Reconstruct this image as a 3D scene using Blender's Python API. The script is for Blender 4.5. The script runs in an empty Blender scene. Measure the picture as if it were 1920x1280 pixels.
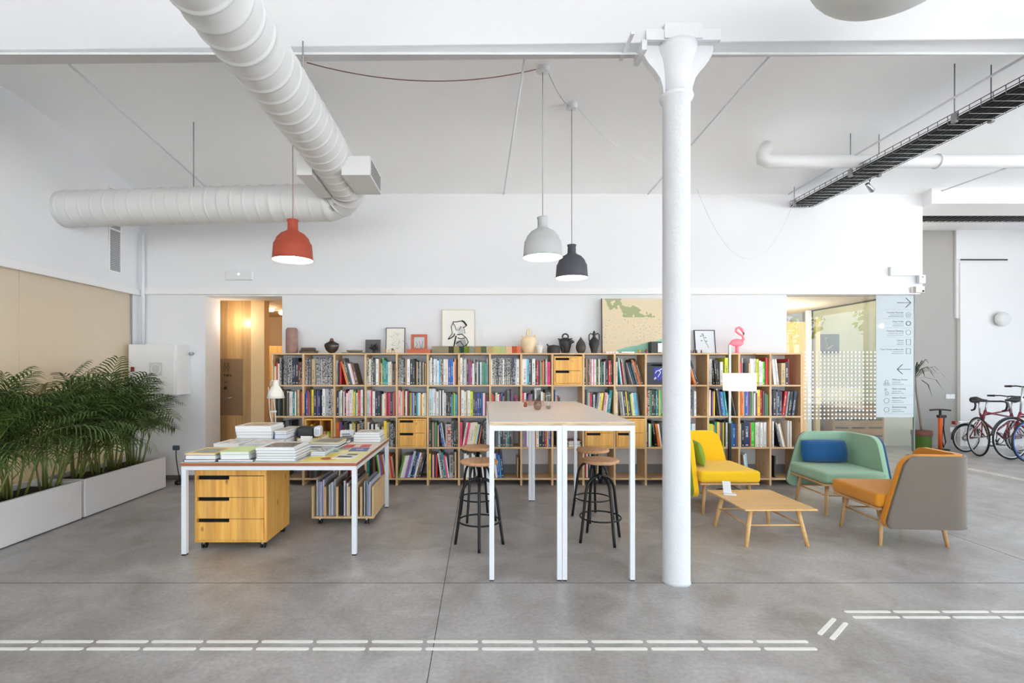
import bpy, math, random
from math import sin, cos, pi, radians, sqrt
from mathutils import Vector, Matrix
rnd = random.Random(7)
SC = bpy.context.scene
COL = SC.collection
F = 950.0            # focal length in photo pixels (1920 wide)
def px(x, y, Y):     # a point seen at pixel x, y at real depth Y
    return Vector(((x-903)*Y/F, Y, 1.5-(y-691)*Y/F))
def X_(x, Y): return (x-903)*Y/F
def Z_(y, Y): return 1.5-(y-691)*Y/F
def lin(c):
    o = []
    for v in c[:3]:
        v = v/255.0
        o.append(v/12.92 if v <= .04045 else ((v+.055)/1.055)**2.4)
    return (o[0], o[1], o[2], 1.0)
# ---------------------------------------------------------------- materials
MATS = {}
def newmat(name):
    m = bpy.data.materials.new(name); m.use_nodes = True
    nt = m.node_tree
    return m, nt, nt.nodes['Principled BSDF']
def N(nt, typ, **kw):
    n = nt.nodes.new(typ)
    for k, v in kw.items(): setattr(n, k, v)
    return n
def mat(name, c, rough=.5, metal=0., spec=.5, bump=0., bscale=60., var=0., vscale=3., emit=0., coat=0., sheen=0., trans=0.):
    if name in MATS: return MATS[name]
    m, nt, b = newmat(name)
    col = lin(c)
    b.inputs['Base Color'].default_value = col
    b.inputs['Roughness'].default_value = rough
    b.inputs['Metallic'].default_value = metal
    b.inputs['Specular IOR Level'].default_value = spec
    if coat: b.inputs['Coat Weight'].default_value = coat; b.inputs['Coat Roughness'].default_value = .08
    if sheen: b.inputs['Sheen Weight'].default_value = sheen
    if trans: b.inputs['Transmission Weight'].default_value = trans
    if emit: b.inputs['Emission Color'].default_value = col; b.inputs['Emission Strength'].default_value = emit
    tc = N(nt, 'ShaderNodeTexCoord')
    if var:
        n = N(nt, 'ShaderNodeTexNoise'); n.inputs['Scale'].default_value = vscale; n.inputs['Detail'].default_value = 5
        nt.links.new(tc.outputs['Object'], n.inputs['Vector'])
        r = N(nt, 'ShaderNodeMapRange'); r.inputs['From Min'].default_value = .3; r.inputs['From Max'].default_value = .7
        r.inputs['To Min'].default_value = 1-var; r.inputs['To Max'].default_value = 1+var
        nt.links.new(n.outputs['Fac'], r.inputs['Value'])
        mx = N(nt, 'ShaderNodeVectorMath', operation='SCALE'); mx.inputs[0].default_value = col[:3]
        nt.links.new(r.outputs[0], mx.inputs['Scale']); nt.links.new(mx.outputs[0], b.inputs['Base Color'])
    if bump:
        n2 = N(nt, 'ShaderNodeTexNoise'); n2.inputs['Scale'].default_value = bscale; n2.inputs['Detail'].default_value = 4
        nt.links.new(tc.outputs['Object'], n2.inputs['Vector'])
        bp = N(nt, 'ShaderNodeBump'); bp.inputs['Strength'].default_value = bump; bp.inputs['Distance'].default_value = .01
        nt.links.new(n2.outputs['Fac'], bp.inputs['Height']); nt.links.new(bp.outputs[0], b.inputs['Normal'])
    MATS[name] = m
    return m
def wood(name, c1, c2, axis='Z', scale=1., knots=0., rough=.5, planks=0.):
    if name in MATS: return MATS[name]
    m, nt, b = newmat(name)
    tc = N(nt, 'ShaderNodeTexCoord'); mp = N(nt, 'ShaderNodeMapping')
    s = {'X': (1.2, 22, 22), 'Y': (22, 1.2, 22), 'Z': (22, 22, 1.2)}[axis]
    mp.inputs['Scale'].default_value = [v*scale for v in s]
    nt.links.new(tc.outputs['Object'], mp.inputs['Vector'])
    n = N(nt, 'ShaderNodeTexNoise'); n.inputs['Scale'].default_value = 1.6; n.inputs['Detail'].default_value = 6; n.inputs['Distortion'].default_value = .6
    nt.links.new(mp.outputs[0], n.inputs['Vector'])
    r = N(nt, 'ShaderNodeValToRGB'); r.color_ramp.elements[0].position = .3; r.color_ramp.elements[1].position = .72
    r.color_ramp.elements[0].color = lin(c2); r.color_ramp.elements[1].color = lin(c1)
    nt.links.new(n.outputs['Fac'], r.inputs['Fac'])
    out = r.outputs[0]
    if planks:
        sx = N(nt, 'ShaderNodeSeparateXYZ'); nt.links.new(tc.outputs['Object'], sx.inputs[0])
        ad = N(nt, 'ShaderNodeMath', operation='ADD'); nt.links.new(sx.outputs['X'], ad.inputs[0]); nt.links.new(sx.outputs['Y'], ad.inputs[1])
        dv = N(nt, 'ShaderNodeMath', operation='DIVIDE'); dv.inputs[1].default_value = planks; nt.links.new(ad.outputs[0], dv.inputs[0])
        fl = N(nt, 'ShaderNodeMath', operation='FLOOR'); nt.links.new(dv.outputs[0], fl.inputs[0])
        wn = N(nt, 'ShaderNodeTexWhiteNoise', noise_dimensions='1D'); nt.links.new(fl.outputs[0], wn.inputs['W'])
        rr = N(nt, 'ShaderNodeMapRange'); rr.inputs['To Min'].default_value = .86; rr.inputs['To Max'].default_value = 1.08
        nt.links.new(wn.outputs['Value'], rr.inputs['Value'])
        sc = N(nt, 'ShaderNodeVectorMath', operation='SCALE'); nt.links.new(out, sc.inputs[0]); nt.links.new(rr.outputs[0], sc.inputs['Scale'])
        out = sc.outputs[0]
    if knots:
        mk = N(nt, 'ShaderNodeMapping'); ks = {'X': (4, 9, 9), 'Y': (9, 4, 9), 'Z': (9, 9, 5)}[axis]
        mk.inputs['Scale'].default_value = [v*scale for v in ks]
        nt.links.new(tc.outputs['Object'], mk.inputs['Vector'])
        v = N(nt, 'ShaderNodeTexVoronoi'); v.inputs['Scale'].default_value = 1.
        nt.links.new(mk.outputs[0], v.inputs['Vector'])
        mr = N(nt, 'ShaderNodeMapRange'); mr.inputs['From Min'].default_value = .07; mr.inputs['From Max'].default_value = .16
        mr.inputs['To Min'].default_value = knots; mr.inputs['To Max'].default_value = 0
        nt.links.new(v.outputs['Distance'], mr.inputs['Value'])
        mx = N(nt, 'ShaderNodeMix', data_type='RGBA'); mx.inputs['B'].default_value = lin((112, 62, 25))
        nt.links.new(mr.outputs[0], mx.inputs['Factor']); nt.links.new(out, mx.inputs['A'])
        out = mx.outputs['Result']
    nt.links.new(out, b.inputs['Base Color'])
    b.inputs['Roughness'].default_value = rough
    MATS[name] = m
    return m
def pine(axis): return wood('pine_'+axis, (216, 184, 142), (194, 156, 110), axis, 1., .6, .55)
def honey(axis): return wood('honey_'+axis, (229, 178, 92), (204, 146, 62), axis, 1., .75, .5, .09)
def glassmat(name, tint, rough=0., vis=.07):
    if name in MATS: return MATS[name]
    m, nt, b = newmat(name); nt.nodes.remove(b)
    out = nt.nodes['Material Output']
    t = N(nt, 'ShaderNodeBsdfTransparent'); t.inputs[0].default_value = lin(tint)
    g = N(nt, 'ShaderNodeBsdfGlossy'); g.inputs['Roughness'].default_value = rough
    lw_ = N(nt, 'ShaderNodeLayerWeight'); lw_.inputs['Blend'].default_value = .5
    fr = N(nt, 'ShaderNodeMath', operation='POWER'); fr.inputs[1].default_value = 4.; nt.links.new(lw_.outputs['Facing'], fr.inputs[0])
    ad = N(nt, 'ShaderNodeMath', operation='MULTIPLY_ADD', use_clamp=True); ad.inputs[1].default_value = .8; ad.inputs[2].default_value = vis-.02
    nt.links.new(fr.outputs[0], ad.inputs[0])
    mx = N(nt, 'ShaderNodeMixShader')
    nt.links.new(ad.outputs[0], mx.inputs[0]); nt.links.new(t.outputs[0], mx.inputs[1]); nt.links.new(g.outputs[0], mx.inputs[2])
    nt.links.new(mx.outputs[0], out.inputs['Surface'])
    MATS[name] = m
    return m
# ---------------------------------------------------------------- mesh builder
class MB:
    def __init__(s): s.v = []; s.f = []; s.m = []; s.sm = []
    def add(s, vs, fs, mi=0, smooth=False, mtx=None):
        o = len(s.v)
        if mtx is not None: vs = [mtx @ Vector(v) for v in vs]
        s.v += [tuple(v) for v in vs]
        for f in fs: s.f.append(tuple(o+i for i in f)); s.m.append(mi); s.sm.append(smooth)
        return s
    def box(s, x0, x1, y0, y1, z0, z1, mi=0, mtx=None):
        vs = [(x, y, z) for z in (z0, z1) for y in (y0, y1) for x in (x0, x1)]
        return s.add(vs, [(0, 2, 3, 1), (4, 5, 7, 6), (0, 1, 5, 4), (2, 6, 7, 3), (0, 4, 6, 2), (1, 3, 7, 5)], mi, False, mtx)
    def tube(s, pts, r, n=8, mi=0, caps=True, closed=False, mtx=None, smooth=True):
        pts = [Vector(p) for p in pts]; L = len(pts)
        rs = r if isinstance(r, (list, tuple)) else [r]*L
        vs = []; fs = []
        up = None
        for i, p in enumerate(pts):
            if closed: t = (pts[(i+1) % L]-pts[i-1])
            else: t = pts[min(i+1, L-1)]-pts[max(i-1, 0)]
            t.normalize()
            if up is None:
                a = Vector((0, 0, 1)) if abs(t.z) < .9 else Vector((0, 1, 0))
                up = t.cross(a).normalized()
            else:
                up = (up-t*up.dot(t)).normalized()
            w = t.cross(up)
            for k in range(n):
                a = 2*pi*k/n
                vs.append(p+(up*cos(a)+w*sin(a))*rs[i])
        for i in range(L if closed else L-1):
            j = (i+1) % L
            for k in range(n):
                k2 = (k+1) % n
                fs.append((i*n+k, i*n+k2, j*n+k2, j*n+k))
        if caps and not closed:
            fs.append(tuple(range(n-1, -1, -1))); fs.append(tuple((L-1)*n+k for k in range(n)))
        return s.add(vs, fs, mi, smooth, mtx)
    def lathe(s, prof, n=32, c=(0, 0, 0), mi=0, smooth=True, mtx=None, close=False, caps=True):
        vs = []; fs = []
        for r, z in prof:
            for k in range(n):
                a = 2*pi*k/n; vs.append((c[0]+r*cos(a), c[1]+r*sin(a), c[2]+z))
        L = len(prof)
        for i in range(L-1 if not close else L):
            j = (i+1) % L
            for k in range(n):
                k2 = (k+1) % n; fs.append((i*n+k, i*n+k2, j*n+k2, j*n+k))
        if not close and caps:
            if prof[0][0] > 1e-6: fs.append(tuple(range(n-1, -1, -1)))
            if prof[-1][0] > 1e-6: fs.append(tuple((L-1)*n+k for k in range(n)))
        return s.add(vs, fs, mi, smooth, mtx)
    def prism(s, poly, d0, d1, plane='XZ', mi=0, mtx=None, smooth=False):
        n = len(poly); vs = []
        for d in (d0, d1):
            for a, b in poly:
                vs.append({'XZ': (a, d, b), 'XY': (a, b, d), 'YZ': (d, a, b)}[plane])
        fs = [tuple(range(n)), tuple(range(2*n-1, n-1, -1))]
        fs += [(i, i+n, (i+1) % n+n, (i+1) % n) for i in range(n)]
        return s.add(vs, fs, mi, smooth, mtx)
    def sphere(s, c, r, n=16, m=10, mi=0, sc=(1, 1, 1)):
        prof = [(r*sin(pi*i/m)*1., -r*cos(pi*i/m)) for i in range(m+1)]
        vs = []; fs = []
        for a, z in prof:
            for k in range(n):
                t = 2*pi*k/n; vs.append((c[0]+a*cos(t)*sc[0], c[1]+a*sin(t)*sc[1], c[2]+z*sc[2]))
        for i in range(m):
            for k in range(n): fs.append((i*n+k, i*n+(k+1) % n, (i+1)*n+(k+1) % n, (i+1)*n+k))
        return s.add(vs, fs, mi, True)
    def build(s, name, mats, parent=None, loc=None, bevel=0., rot=None, seg=2, norm=True):
        me = bpy.data.meshes.new(name)
        me.from_pydata(s.v, [], s.f)
        if not isinstance(mats, (list, tuple)): mats = [mats]
        for m in mats: me.materials.append(m)
        me.polygons.foreach_set('material_index', s.m); me.polygons.foreach_set('use_smooth', s.sm)
        if norm:
            import bmesh
            bm = bmesh.new(); bm.from_mesh(me); bmesh.ops.recalc_face_normals(bm, faces=bm.faces); bm.to_mesh(me); bm.free()
        o = bpy.data.objects.new(name, me); COL.objects.link(o)
        if parent is not None: o.parent = parent
        if loc is not None: o.location = loc
        if rot is not None: o.rotation_euler = rot
        if bevel:
            b = o.modifiers.new('edge', 'BEVEL'); b.width = bevel; b.segments = seg; b.limit_method = 'ANGLE'; b.angle_limit = radians(40)
        return o
def tag(o, label=None, cat=None, group=None, kind=None):
    if label: o['label'] = label
    if cat: o['category'] = cat
    if group: o['group'] = group
    if kind: o['kind'] = kind
    return o
def thing(name, loc, label, cat, group=None, rz=0.):
    o = bpy.data.objects.new(name, None); COL.objects.link(o)
    o.location = loc; o.rotation_euler = (0, 0, rz); o.empty_display_size = .1
    return tag(o, label, cat, group)
def struct(mb, name, m, label=None, **kw):
    o = mb.build(name, m, **kw); o['kind'] = 'structure'
    if label: o['label'] = label
    return o
def copytree(o, parent=None):
    c = o.copy(); COL.objects.link(c); c.parent = parent
    for ch in list(o.children): copytree(ch, c)
    return c
def bx(*a, **k): return MB().box(*a, **k)
def text(body, size, m, parent, loc, name='lettering', rot=(pi/2, 0, 0), align='LEFT', ext=.0004, flipx=False, bold=0.):
    cu = bpy.data.curves.new(name, 'FONT'); cu.body = body; cu.size = size; cu.align_x = align; cu.extrude = ext; cu.offset = bold
    cu.materials.append(m)
    tmp = bpy.data.objects.new(name, cu); me = bpy.data.meshes.new_from_object(tmp); bpy.data.objects.remove(tmp); me.name = name
    if not me.materials: me.materials.append(m)
    o = bpy.data.objects.new(name, me); COL.objects.link(o); o.parent = parent; o.location = loc; o.rotation_euler = rot
    if flipx: o.scale = (-1, 1, 1)
    return o
# ---------------------------------------------------------------- common materials
white_wall = mat('white_plaster', (240, 240, 241), .85, bump=.12, bscale=9.)
wall_dimmed = mat('wall_dimmed', (228, 228, 230), .85, bump=.1, bscale=9.)  # same white as the vault, greyed so the walls look less lit
white_paint = mat('white_paint', (234, 233, 232), .45)
white_metal = mat('white_metal', (220, 222, 226), .35)
grey_wall = mat('grey_wall_paint', (158, 156, 154), .85)  # one flat grey, darker than the white wall beside it
black = mat('black_plastic', (22, 22, 24), .45)
blackm = mat('black_metal', (17, 17, 19), .4, .3)
chrome = mat('brushed_steel', (190, 190, 190), .3, .9)
dark = mat('gap_shade', (12, 12, 12), .9)  # near black, stands in for shade in openings
# ---------------------------------------------------------------- the setting
WY = 6.86
def floor_mat():
    m, nt, b = newmat('polished_concrete')
    tc = N(nt, 'ShaderNodeTexCoord')
    n1 = N(nt, 'ShaderNodeTexNoise'); n1.inputs['Scale'].default_value = .55; n1.inputs['Detail'].default_value = 8; n1.inputs['Roughness'].default_value = .62; n1.inputs['Distortion'].default_value = .5
    n2 = N(nt, 'ShaderNodeTexNoise'); n2.inputs['Scale'].default_value = 40; n2.inputs['Detail'].default_value = 6
    for n in (n1, n2): nt.links.new(tc.outputs['Object'], n.inputs['Vector'])
    r = N(nt, 'ShaderNodeValToRGB'); e = r.color_ramp.elements
    e[0].position = .2; e[0].color = lin((132, 127, 123)); e[1].position = .8; e[1].color = lin((192, 191, 192))
    n3 = N(nt, 'ShaderNodeTexNoise'); n3.inputs['Scale'].default_value = 2.4; n3.inputs['Detail'].default_value = 7; n3.inputs['Distortion'].default_value = 1.2
    nt.links.new(tc.outputs['Object'], n3.inputs['Vector'])
    av = N(nt, 'ShaderNodeMath', operation='MULTIPLY_ADD'); nt.links.new(n3.outputs['Fac'], av.inputs[0]); av.inputs[1].default_value = .8; av.inputs[2].default_value = -.4
    ad3 = N(nt, 'ShaderNodeMath', operation='ADD'); nt.links.new(av.outputs[0], ad3.inputs[0]); nt.links.new(n1.outputs['Fac'], ad3.inputs[1])
    nt.links.new(ad3.outputs[0], r.inputs['Fac'])
    mx = N(nt, 'ShaderNodeMix', data_type='RGBA', blend_type='OVERLAY'); mx.inputs['Factor'].default_value = .35
    nt.links.new(r.outputs[0], mx.inputs['A']); nt.links.new(n2.outputs['Fac'], mx.inputs['B'])
    nt.links.new(mx.outputs['Result'], b.inputs['Base Color'])
    mr = N(nt, 'ShaderNodeMapRange'); mr.inputs['From Min'].default_value = .1; mr.inputs['From Max'].default_value = .9
    mr.inputs['To Min'].default_value = .24; mr.inputs['To Max'].default_value = .4
    nt.links.new(n1.outputs['Fac'], mr.inputs['Value']); nt.links.new(mr.outputs[0], b.inputs['Roughness'])
    bp = N(nt, 'ShaderNodeBump'); bp.inputs['Strength'].default_value = .06; bp.inputs['Distance'].default_value = .01
    nt.links.new(n2.outputs['Fac'], bp.inputs['Height']); nt.links.new(bp.outputs[0], b.inputs['Normal'])
    return m
struct(bx(-8, 14, -7.1, 12, -.1, 0), 'floor', floor_mat(), 'grey polished concrete floor')
seam = mat('floor_seam', (78, 75, 72), .8)
j = MB().box(-.263, -.258, -7.0, 6.8, 0, .0008).box(4.245, 4.25, -7.0, 6.8, 0, .0008).box(-4.6, 12.9, 3.545, 3.55, 0, .0008)
struct(j, 'trim_1', seam, 'thin joint lines cut in the concrete floor')
# back wall with doorway and glazed opening
T = .39
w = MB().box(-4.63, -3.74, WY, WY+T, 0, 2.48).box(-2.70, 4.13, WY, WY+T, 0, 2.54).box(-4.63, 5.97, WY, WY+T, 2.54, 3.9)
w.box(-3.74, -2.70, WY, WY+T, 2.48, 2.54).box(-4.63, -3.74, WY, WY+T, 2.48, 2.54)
struct(w, 'wall_back', wall_dimmed, 'white back wall behind the bookcase')
struct(MB().box(-4.6, 5.9, WY-.05, WY, 2.50, 2.585).box(-4.6, 5.9, WY-.02, WY, 2.585, 2.60), 'trim_2', white_paint, 'white ledge along the back wall', bevel=.004)
# left wall: solid above 2.52, frosted glass below
LX = -4.63
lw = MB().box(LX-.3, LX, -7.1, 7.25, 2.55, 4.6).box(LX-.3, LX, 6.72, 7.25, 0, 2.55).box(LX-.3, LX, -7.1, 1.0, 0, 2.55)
struct(lw, 'wall_left', wall_dimmed, 'white left wall above the frosted glass')
struct(MB().box(LX, LX+.05, -7.0, WY, 2.48, 2.56), 'trim_3', white_paint, 'white ledge over the frosted glass', bevel=.004)
def frosted():
    m, nt, b = newmat('frosted_glass'); out = nt.nodes['Material Output']
    b.inputs['Base Color'].default_value = lin((226, 218, 204)); b.inputs['Roughness'].default_value = .12
    b.inputs['Coat Weight'].default_value = .6; b.inputs['Coat Roughness'].default_value = .03
    t = N(nt, 'ShaderNodeBsdfTranslucent'); t.inputs[0].default_value = lin((250, 236, 210))
    mx = N(nt, 'ShaderNodeMixShader'); mx.inputs[0].default_value = .4
    nt.links.new(b.outputs[0], mx.inputs[1]); nt.links.new(t.outputs[0], mx.inputs[2]); nt.links.new(mx.outputs[0], out.inputs['Surface'])
    return m
fro = frosted()
yy = [1.0, 2.0, 3.4, 5.09, 6.70]
for i in range(4):
    g = bx(LX-.03, LX-.015, yy[i]+.004, yy[i+1]-.004, .0, 2.5)
    struct(g, 'window_%d' % (i+1), fro, 'frosted glass pane behind the palms')
struct(MB().box(LX-.05, LX, 6.69, 6.72, 0, 2.5), 'trim_4', chrome)
lr = MB().box(-7.9, -7.8, .5, 7.3, 0, 2.7).box(-7.9, LX-.3, .5, 7.3, 2.6, 2.7).box(-7.9, LX-.3, 7.2, 7.3, 0, 2.7).box(-7.9, LX-.3, .5, .6, 0, 2.7)
struct(lr, 'wall_side_room', white_paint)
# ceiling: barrel vaults between beams
def crom(P, n=8):
    out = []
    for i in range(len(P)-1):
        p0 = P[max(i-1, 0)]; p1 = P[i]; p2 = P[i+1]; p3 = P[min(i+2, len(P)-1)]
        for k in range(n):
            t = k/n
            out.append(tuple(.5*((2*p1[q])+(-p0[q]+p2[q])*t+(2*p0[q]-5*p1[q]+4*p2[q]-p3[q])*t*t+(-p0[q]+3*p1[q]-3*p2[q]+p3[q])*t**3) for q in range(len(p1))))
    out.append(tuple(P[-1])); return out
VP = crom([(3.55, 3.70), (3.75, 3.86), (4.1, 4.06), (4.6, 4.2), (5.1, 4.22), (5.6, 4.15), (6.2, 4.01), (6.9, 3.86)], 6)
def vz(y):
    for a, b in zip(VP, VP[1:]):
        if a[0] <= y <= b[0]: return a[1]+(b[1]-a[1])*(y-a[0])/(b[0]-a[0])
    return 4.0
def vault(P, x0, x1, name, lab):
    mb = MB(); n = len(P); vs = []; NX = 2
    for x in (x0, x1):
        for y, z in P: vs.append((x, y, z))
    fs = [(i, i+1, n+i+1, n+i) for i in range(n-1)]
    mb.add(vs, fs, 0, True)
    vs2 = [(x, y, 4.6) for x, y in ((x0, P[0][0]), (x1, P[0][0]), (x1, P[-1][0]), (x0, P[-1][0]))]
    mb.add(vs2, [(0, 1, 2, 3)], 0)
    return struct(mb, name, mat('vault_brightened', (250, 250, 250), .9, bump=.12, bscale=9.), lab, norm=False)  # white raised above the walls to make up for weak light up here
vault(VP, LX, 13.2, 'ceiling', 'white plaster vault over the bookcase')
# beam runs very slightly askew
def beam(y0, y1, z0, z1, sk):
    mb = MB(); xs = (LX, 13.2); vs = []
    for x in xs:
        dy = -sk*(x-LX)
        vs += [(x, y0+dy, z0), (x, y1+dy, z0), (x, y1+dy, z1), (x, y0+dy, z1)]
    mb.add(vs, [(0, 1, 5, 4), (1, 2, 6, 5), (2, 3, 7, 6), (3, 0, 4, 7), (0, 3, 2, 1), (4, 5, 6, 7)])
    return mb
struct(beam(3.61, 3.79, 3.76, 4.4, .0167), 'ceiling_beam', mat('beam_paint', (212, 212, 214), .85, bump=.1, bscale=9.), 'white beam carried by the round column', bevel=.006)  # white greyed to tone down the light falling on the beam
P2 = crom([(-7.1, 4.0), (-5, 4.35), (-3, 4.42), (-1.0, 4.42), (.6, 4.42), (1.8, 4.42), (2.8, 4.4), (3.66, 4.36)], 6)
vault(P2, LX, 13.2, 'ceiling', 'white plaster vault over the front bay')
struct(MB().box(5.97, 13.2, 6.72, 7.26, 3.69, 4.3), 'ceiling_beam', white_wall, 'white beam past the end of the back wall')
# shallow ridge across the vault on the side of the cable tray
rb = MB(); vs = []
for x, d in ((4.2, 0), (4.5, .012), (4.9, .012), (5.3, 0)):
    for y, z in VP: vs.append((x, y, z-d))
n = len(VP)
for q in range(3): rb.f += []
rb.add(vs, [(q*n+i, q*n+i+1, (q+1)*n+i+1, (q+1)*n+i) for q in range(3) for i in range(n-1)], 0, True)
struct(rb, 'trim_5', mat('vault_brightened', (250, 250, 250), .9), 'shallow rib across the vault beside the cable tray', norm=False)
# far bay past the back wall
struct(MB().box(-4.63, 13.2, 7.25, 12, 4.2, 4.3), 'ceiling', white_wall, 'flat ceiling of the far bay')
struct(MB().box(4.14, 9.33, 9.9, 10.1, 0, 4.2), 'wall_far', grey_wall, 'pale grey wall behind the floor pump')
struct(MB().box(9.24, 13.2, 9.86, 10.1, 2.48, 4.2).box(9.29, 13.2, 9.83, 10.1, 0, 3.55), 'wall_far', wall_dimmed, 'white wall behind the bicycles')
fw = MB().box(9.29, 10.2, 9.82, 9.829, 3.60, 3.625)
struct(fw, 'trim_6', black, 'dark slot above the white wall')
# right and front sides are glazed facades
fr = MB()
xs = [-4.63, -1.6, 1.4, 4.4, 7.4, 10.4, 13.2]
for x in xs: fr.box(x-.12, x+.12, -7.1, -6.9, 0, 3.8)
fr.box(LX, 13.2, -7.1, -6.9, 3.65, 4.62).box(LX, 13.2, -7.1, -6.9, 0, .12)
struct(fr, 'wall_front', white_wall, 'glazed street front')
mu = MB()
for i in range(6):
    for k in range(1, 4):
        x = xs[i]+k*(xs[i+1]-xs[i])/4; mu.box(x-.02, x+.02, -7.02, -6.98, .12, 3.55)
mu.box(LX, 13.2, -7.02, -6.98, 2.5, 2.56)
struct(mu, 'window_5', mat('dark_frame', (60, 60, 62), .5), 'street window bars')
rr = MB()
for y in (-7.0, -3.5, -.3, 2.9, 6.1, 9.4): rr.box(13.1, 13.3, y-.12, y+.12, 0, 4.6)
rr.box(13.1, 13.3, -7.1, 9.9, 3.55, 4.6).box(13.1, 13.3, 6.1, 9.9, 0, 3.55)  # solid stretch added to keep window light off the bicycle wall
struct(rr, 'wall_right', white_wall, 'glazed side front, its far end closed to hold back daylight')
struct(MB().box(-8.1, 13.4, -7.1, 12.1, 4.62, 4.75), 'roof_light_block', white_wall)  # unseen slab added over the vaults to stop sunlight leaking in
struct(MB().box(-8.1, 13.4, 12, 12.1, 0, 4.65).box(-8.1, -8, -7.1, 12.1, 0, 4.65).box(13.1, 13.3, 9.9, 12.1, 0, 4.65).box(-8.1, LX-.3, -7.1, -6.9, 0, 4.65), 'wall_light_block', white_wall)  # unseen shell added around the rooms to block stray sunlight
# street outside
struct(bx(-30, 45, -30, -7.2, -.15, -.1), 'ground_outside', mat('bounce_ground', (214, 210, 204), .9))  # unseen ground, made pale to bounce sunlight up to the ceiling
struct(bx(13.4, 45, -7.2, 20, -.15, -.1), 'ground_side', mat('bounce_paving', (222, 226, 232), .9))  # unseen ground, whitened so more light bounces in from the side
leafo = mat('street_leaf', (96, 128, 58), .7, var=.3)
# skirting
bb = mat('grey_baseboard', (134, 135, 138), .5)
struct(MB().box(-2.70, 4.13, WY-.012, WY, 0, .21), 'baseboard_back', bb, 'grey baseboard behind the bookcase')
struct(MB().box(-4.6, -3.74, WY-.012, WY, 0, .06), 'baseboard_left', mat('dark_baseboard', (105, 98, 92), .6))
# corridor behind the doorway
corr = mat('warm_wall', (206, 182, 150), .8)
ply = wood('veneer', (204, 168, 118), (186, 146, 94), 'Z', .8, 0, .3, .2)
c = MB().box(-5.2, -2.6, 7.25, 11, 2.52, 2.6).box(-5.2, -2.0, 10.0, 10.1, 0, 2.6).box(-2.7, -2.6, 7.25, 10.1, 0, 2.6).box(-5.3, -5.2, 7.6, 10, 0, 2.6)
struct(c, 'wall_corridor', corr, 'warm toned corridor walls through the doorway')
struct(bx(-3.46, -3.26, 7.6, 7.78, 0, 2.52), 'trim_7', mat('warm_jamb', (226, 196, 148), .6), 'pale jamb beside the toilet door')
d = struct(bx(-4.6, -3.46, 7.62, 7.66, 0, 2.52), 'door_1', ply, 'toilet door of pale veneer')
plate = mat('bronze_plate', (150, 124, 96), .35, .3)
bx(-4.6, -3.59, -.006, 0, .80, 1.65).build('kick_plate', plate, d, (0, 7.62, 0))
MB().tube([(-3.86, 7.59, 1.04), (-3.86, 7.56, 1.04), (-3.73, 7.555, 1.07)], .009).build('handle', chrome, d)
tk = mat('ink', (28, 26, 26), .6)
text('Toilet', .05, tk, d, (-3.88, 7.612, 1.385), ext=.001, bold=.0015)
pg = MB()
for q, xx in enumerate((-3.86, -3.81)):
    pg.tube([(xx, 7.611, 1.56), (xx-.018, 7.611, 1.52), (xx, 7.611, 1.46), (xx+.018, 7.611, 1.52)], .0025, 5, closed=True)
    pg.tube([(xx+.011*cos(a*pi/4), 7.611, 1.575+.011*sin(a*pi/4)) for a in range(8)], .002, 5, closed=True)
pg.box(-3.87, -3.82, 7.61, 7.613, 1.30, 1.306).box(-3.87, -3.82, 7.61, 7.613, 1.285, 1.29)
pg.build('pictogram', tk, d)
MB().lathe([(.025, 0), (.025, .004)], 20, mtx=Matrix.Translation((-3.85, 7.613, 1.21)) @ Matrix.Rotation(pi/2, 4, 'X')).build('lock_disc', tk, d)
o = tag(MB().box(-4.1, -3.35, 8.9, 9.2, 0, 1.9).build('cabinet', wood('cab_ply', (226, 186, 116), (206, 160, 88), 'Z', .8, .3)), 'tall plywood cabinet standing inside the corridor', 'cabinet')
t = thing('wall_shelf', (-3.3, 8.4, 0), 'small wooden shelf seen through the doorway beside the bookcase', 'shelf')
MB().box(-.2, .35, 0, .35, 1.28, 1.31).box(-.2, .35, 0, .35, 1.0, 1.02).box(-.2, .35, 0, .35, .62, .64).box(-.2, -.18, 0, .35, 0, 1.28).build('shelf_frame', pine('X'), t)
MB().box(-.15, -.02, .05, .2, 1.31, 1.42).box(.0, .1, .05, .2, 1.31, 1.47).box(-.14, .1, .05, .2, 1.02, 1.16).build('shelf_box', mat('brownbox', (120, 84, 50), .7), t)
for i, (xx, yy_) in enumerate(((507, 8.4), (530, 8.9))):
    p = px(xx, 583, yy_); p.z = 2.52
    t = thing('ceiling_lamp', p, ('round glass ceiling lamp shining in the corridor', 'second glass ceiling lamp deeper in the corridor')[i], 'lamp')
    MB().lathe([(.001, -.075), (.05, -.07), (.07, -.04), (.06, -.015), (.02, -.012)], 20).build('globe', mat('warm_glow', (255, 236, 200), .3, emit=14), t)
    MB().lathe([(.05, -.015), (.07, -.01), (.07, 0)], 20).build('base_ring', white_metal, t)
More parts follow.
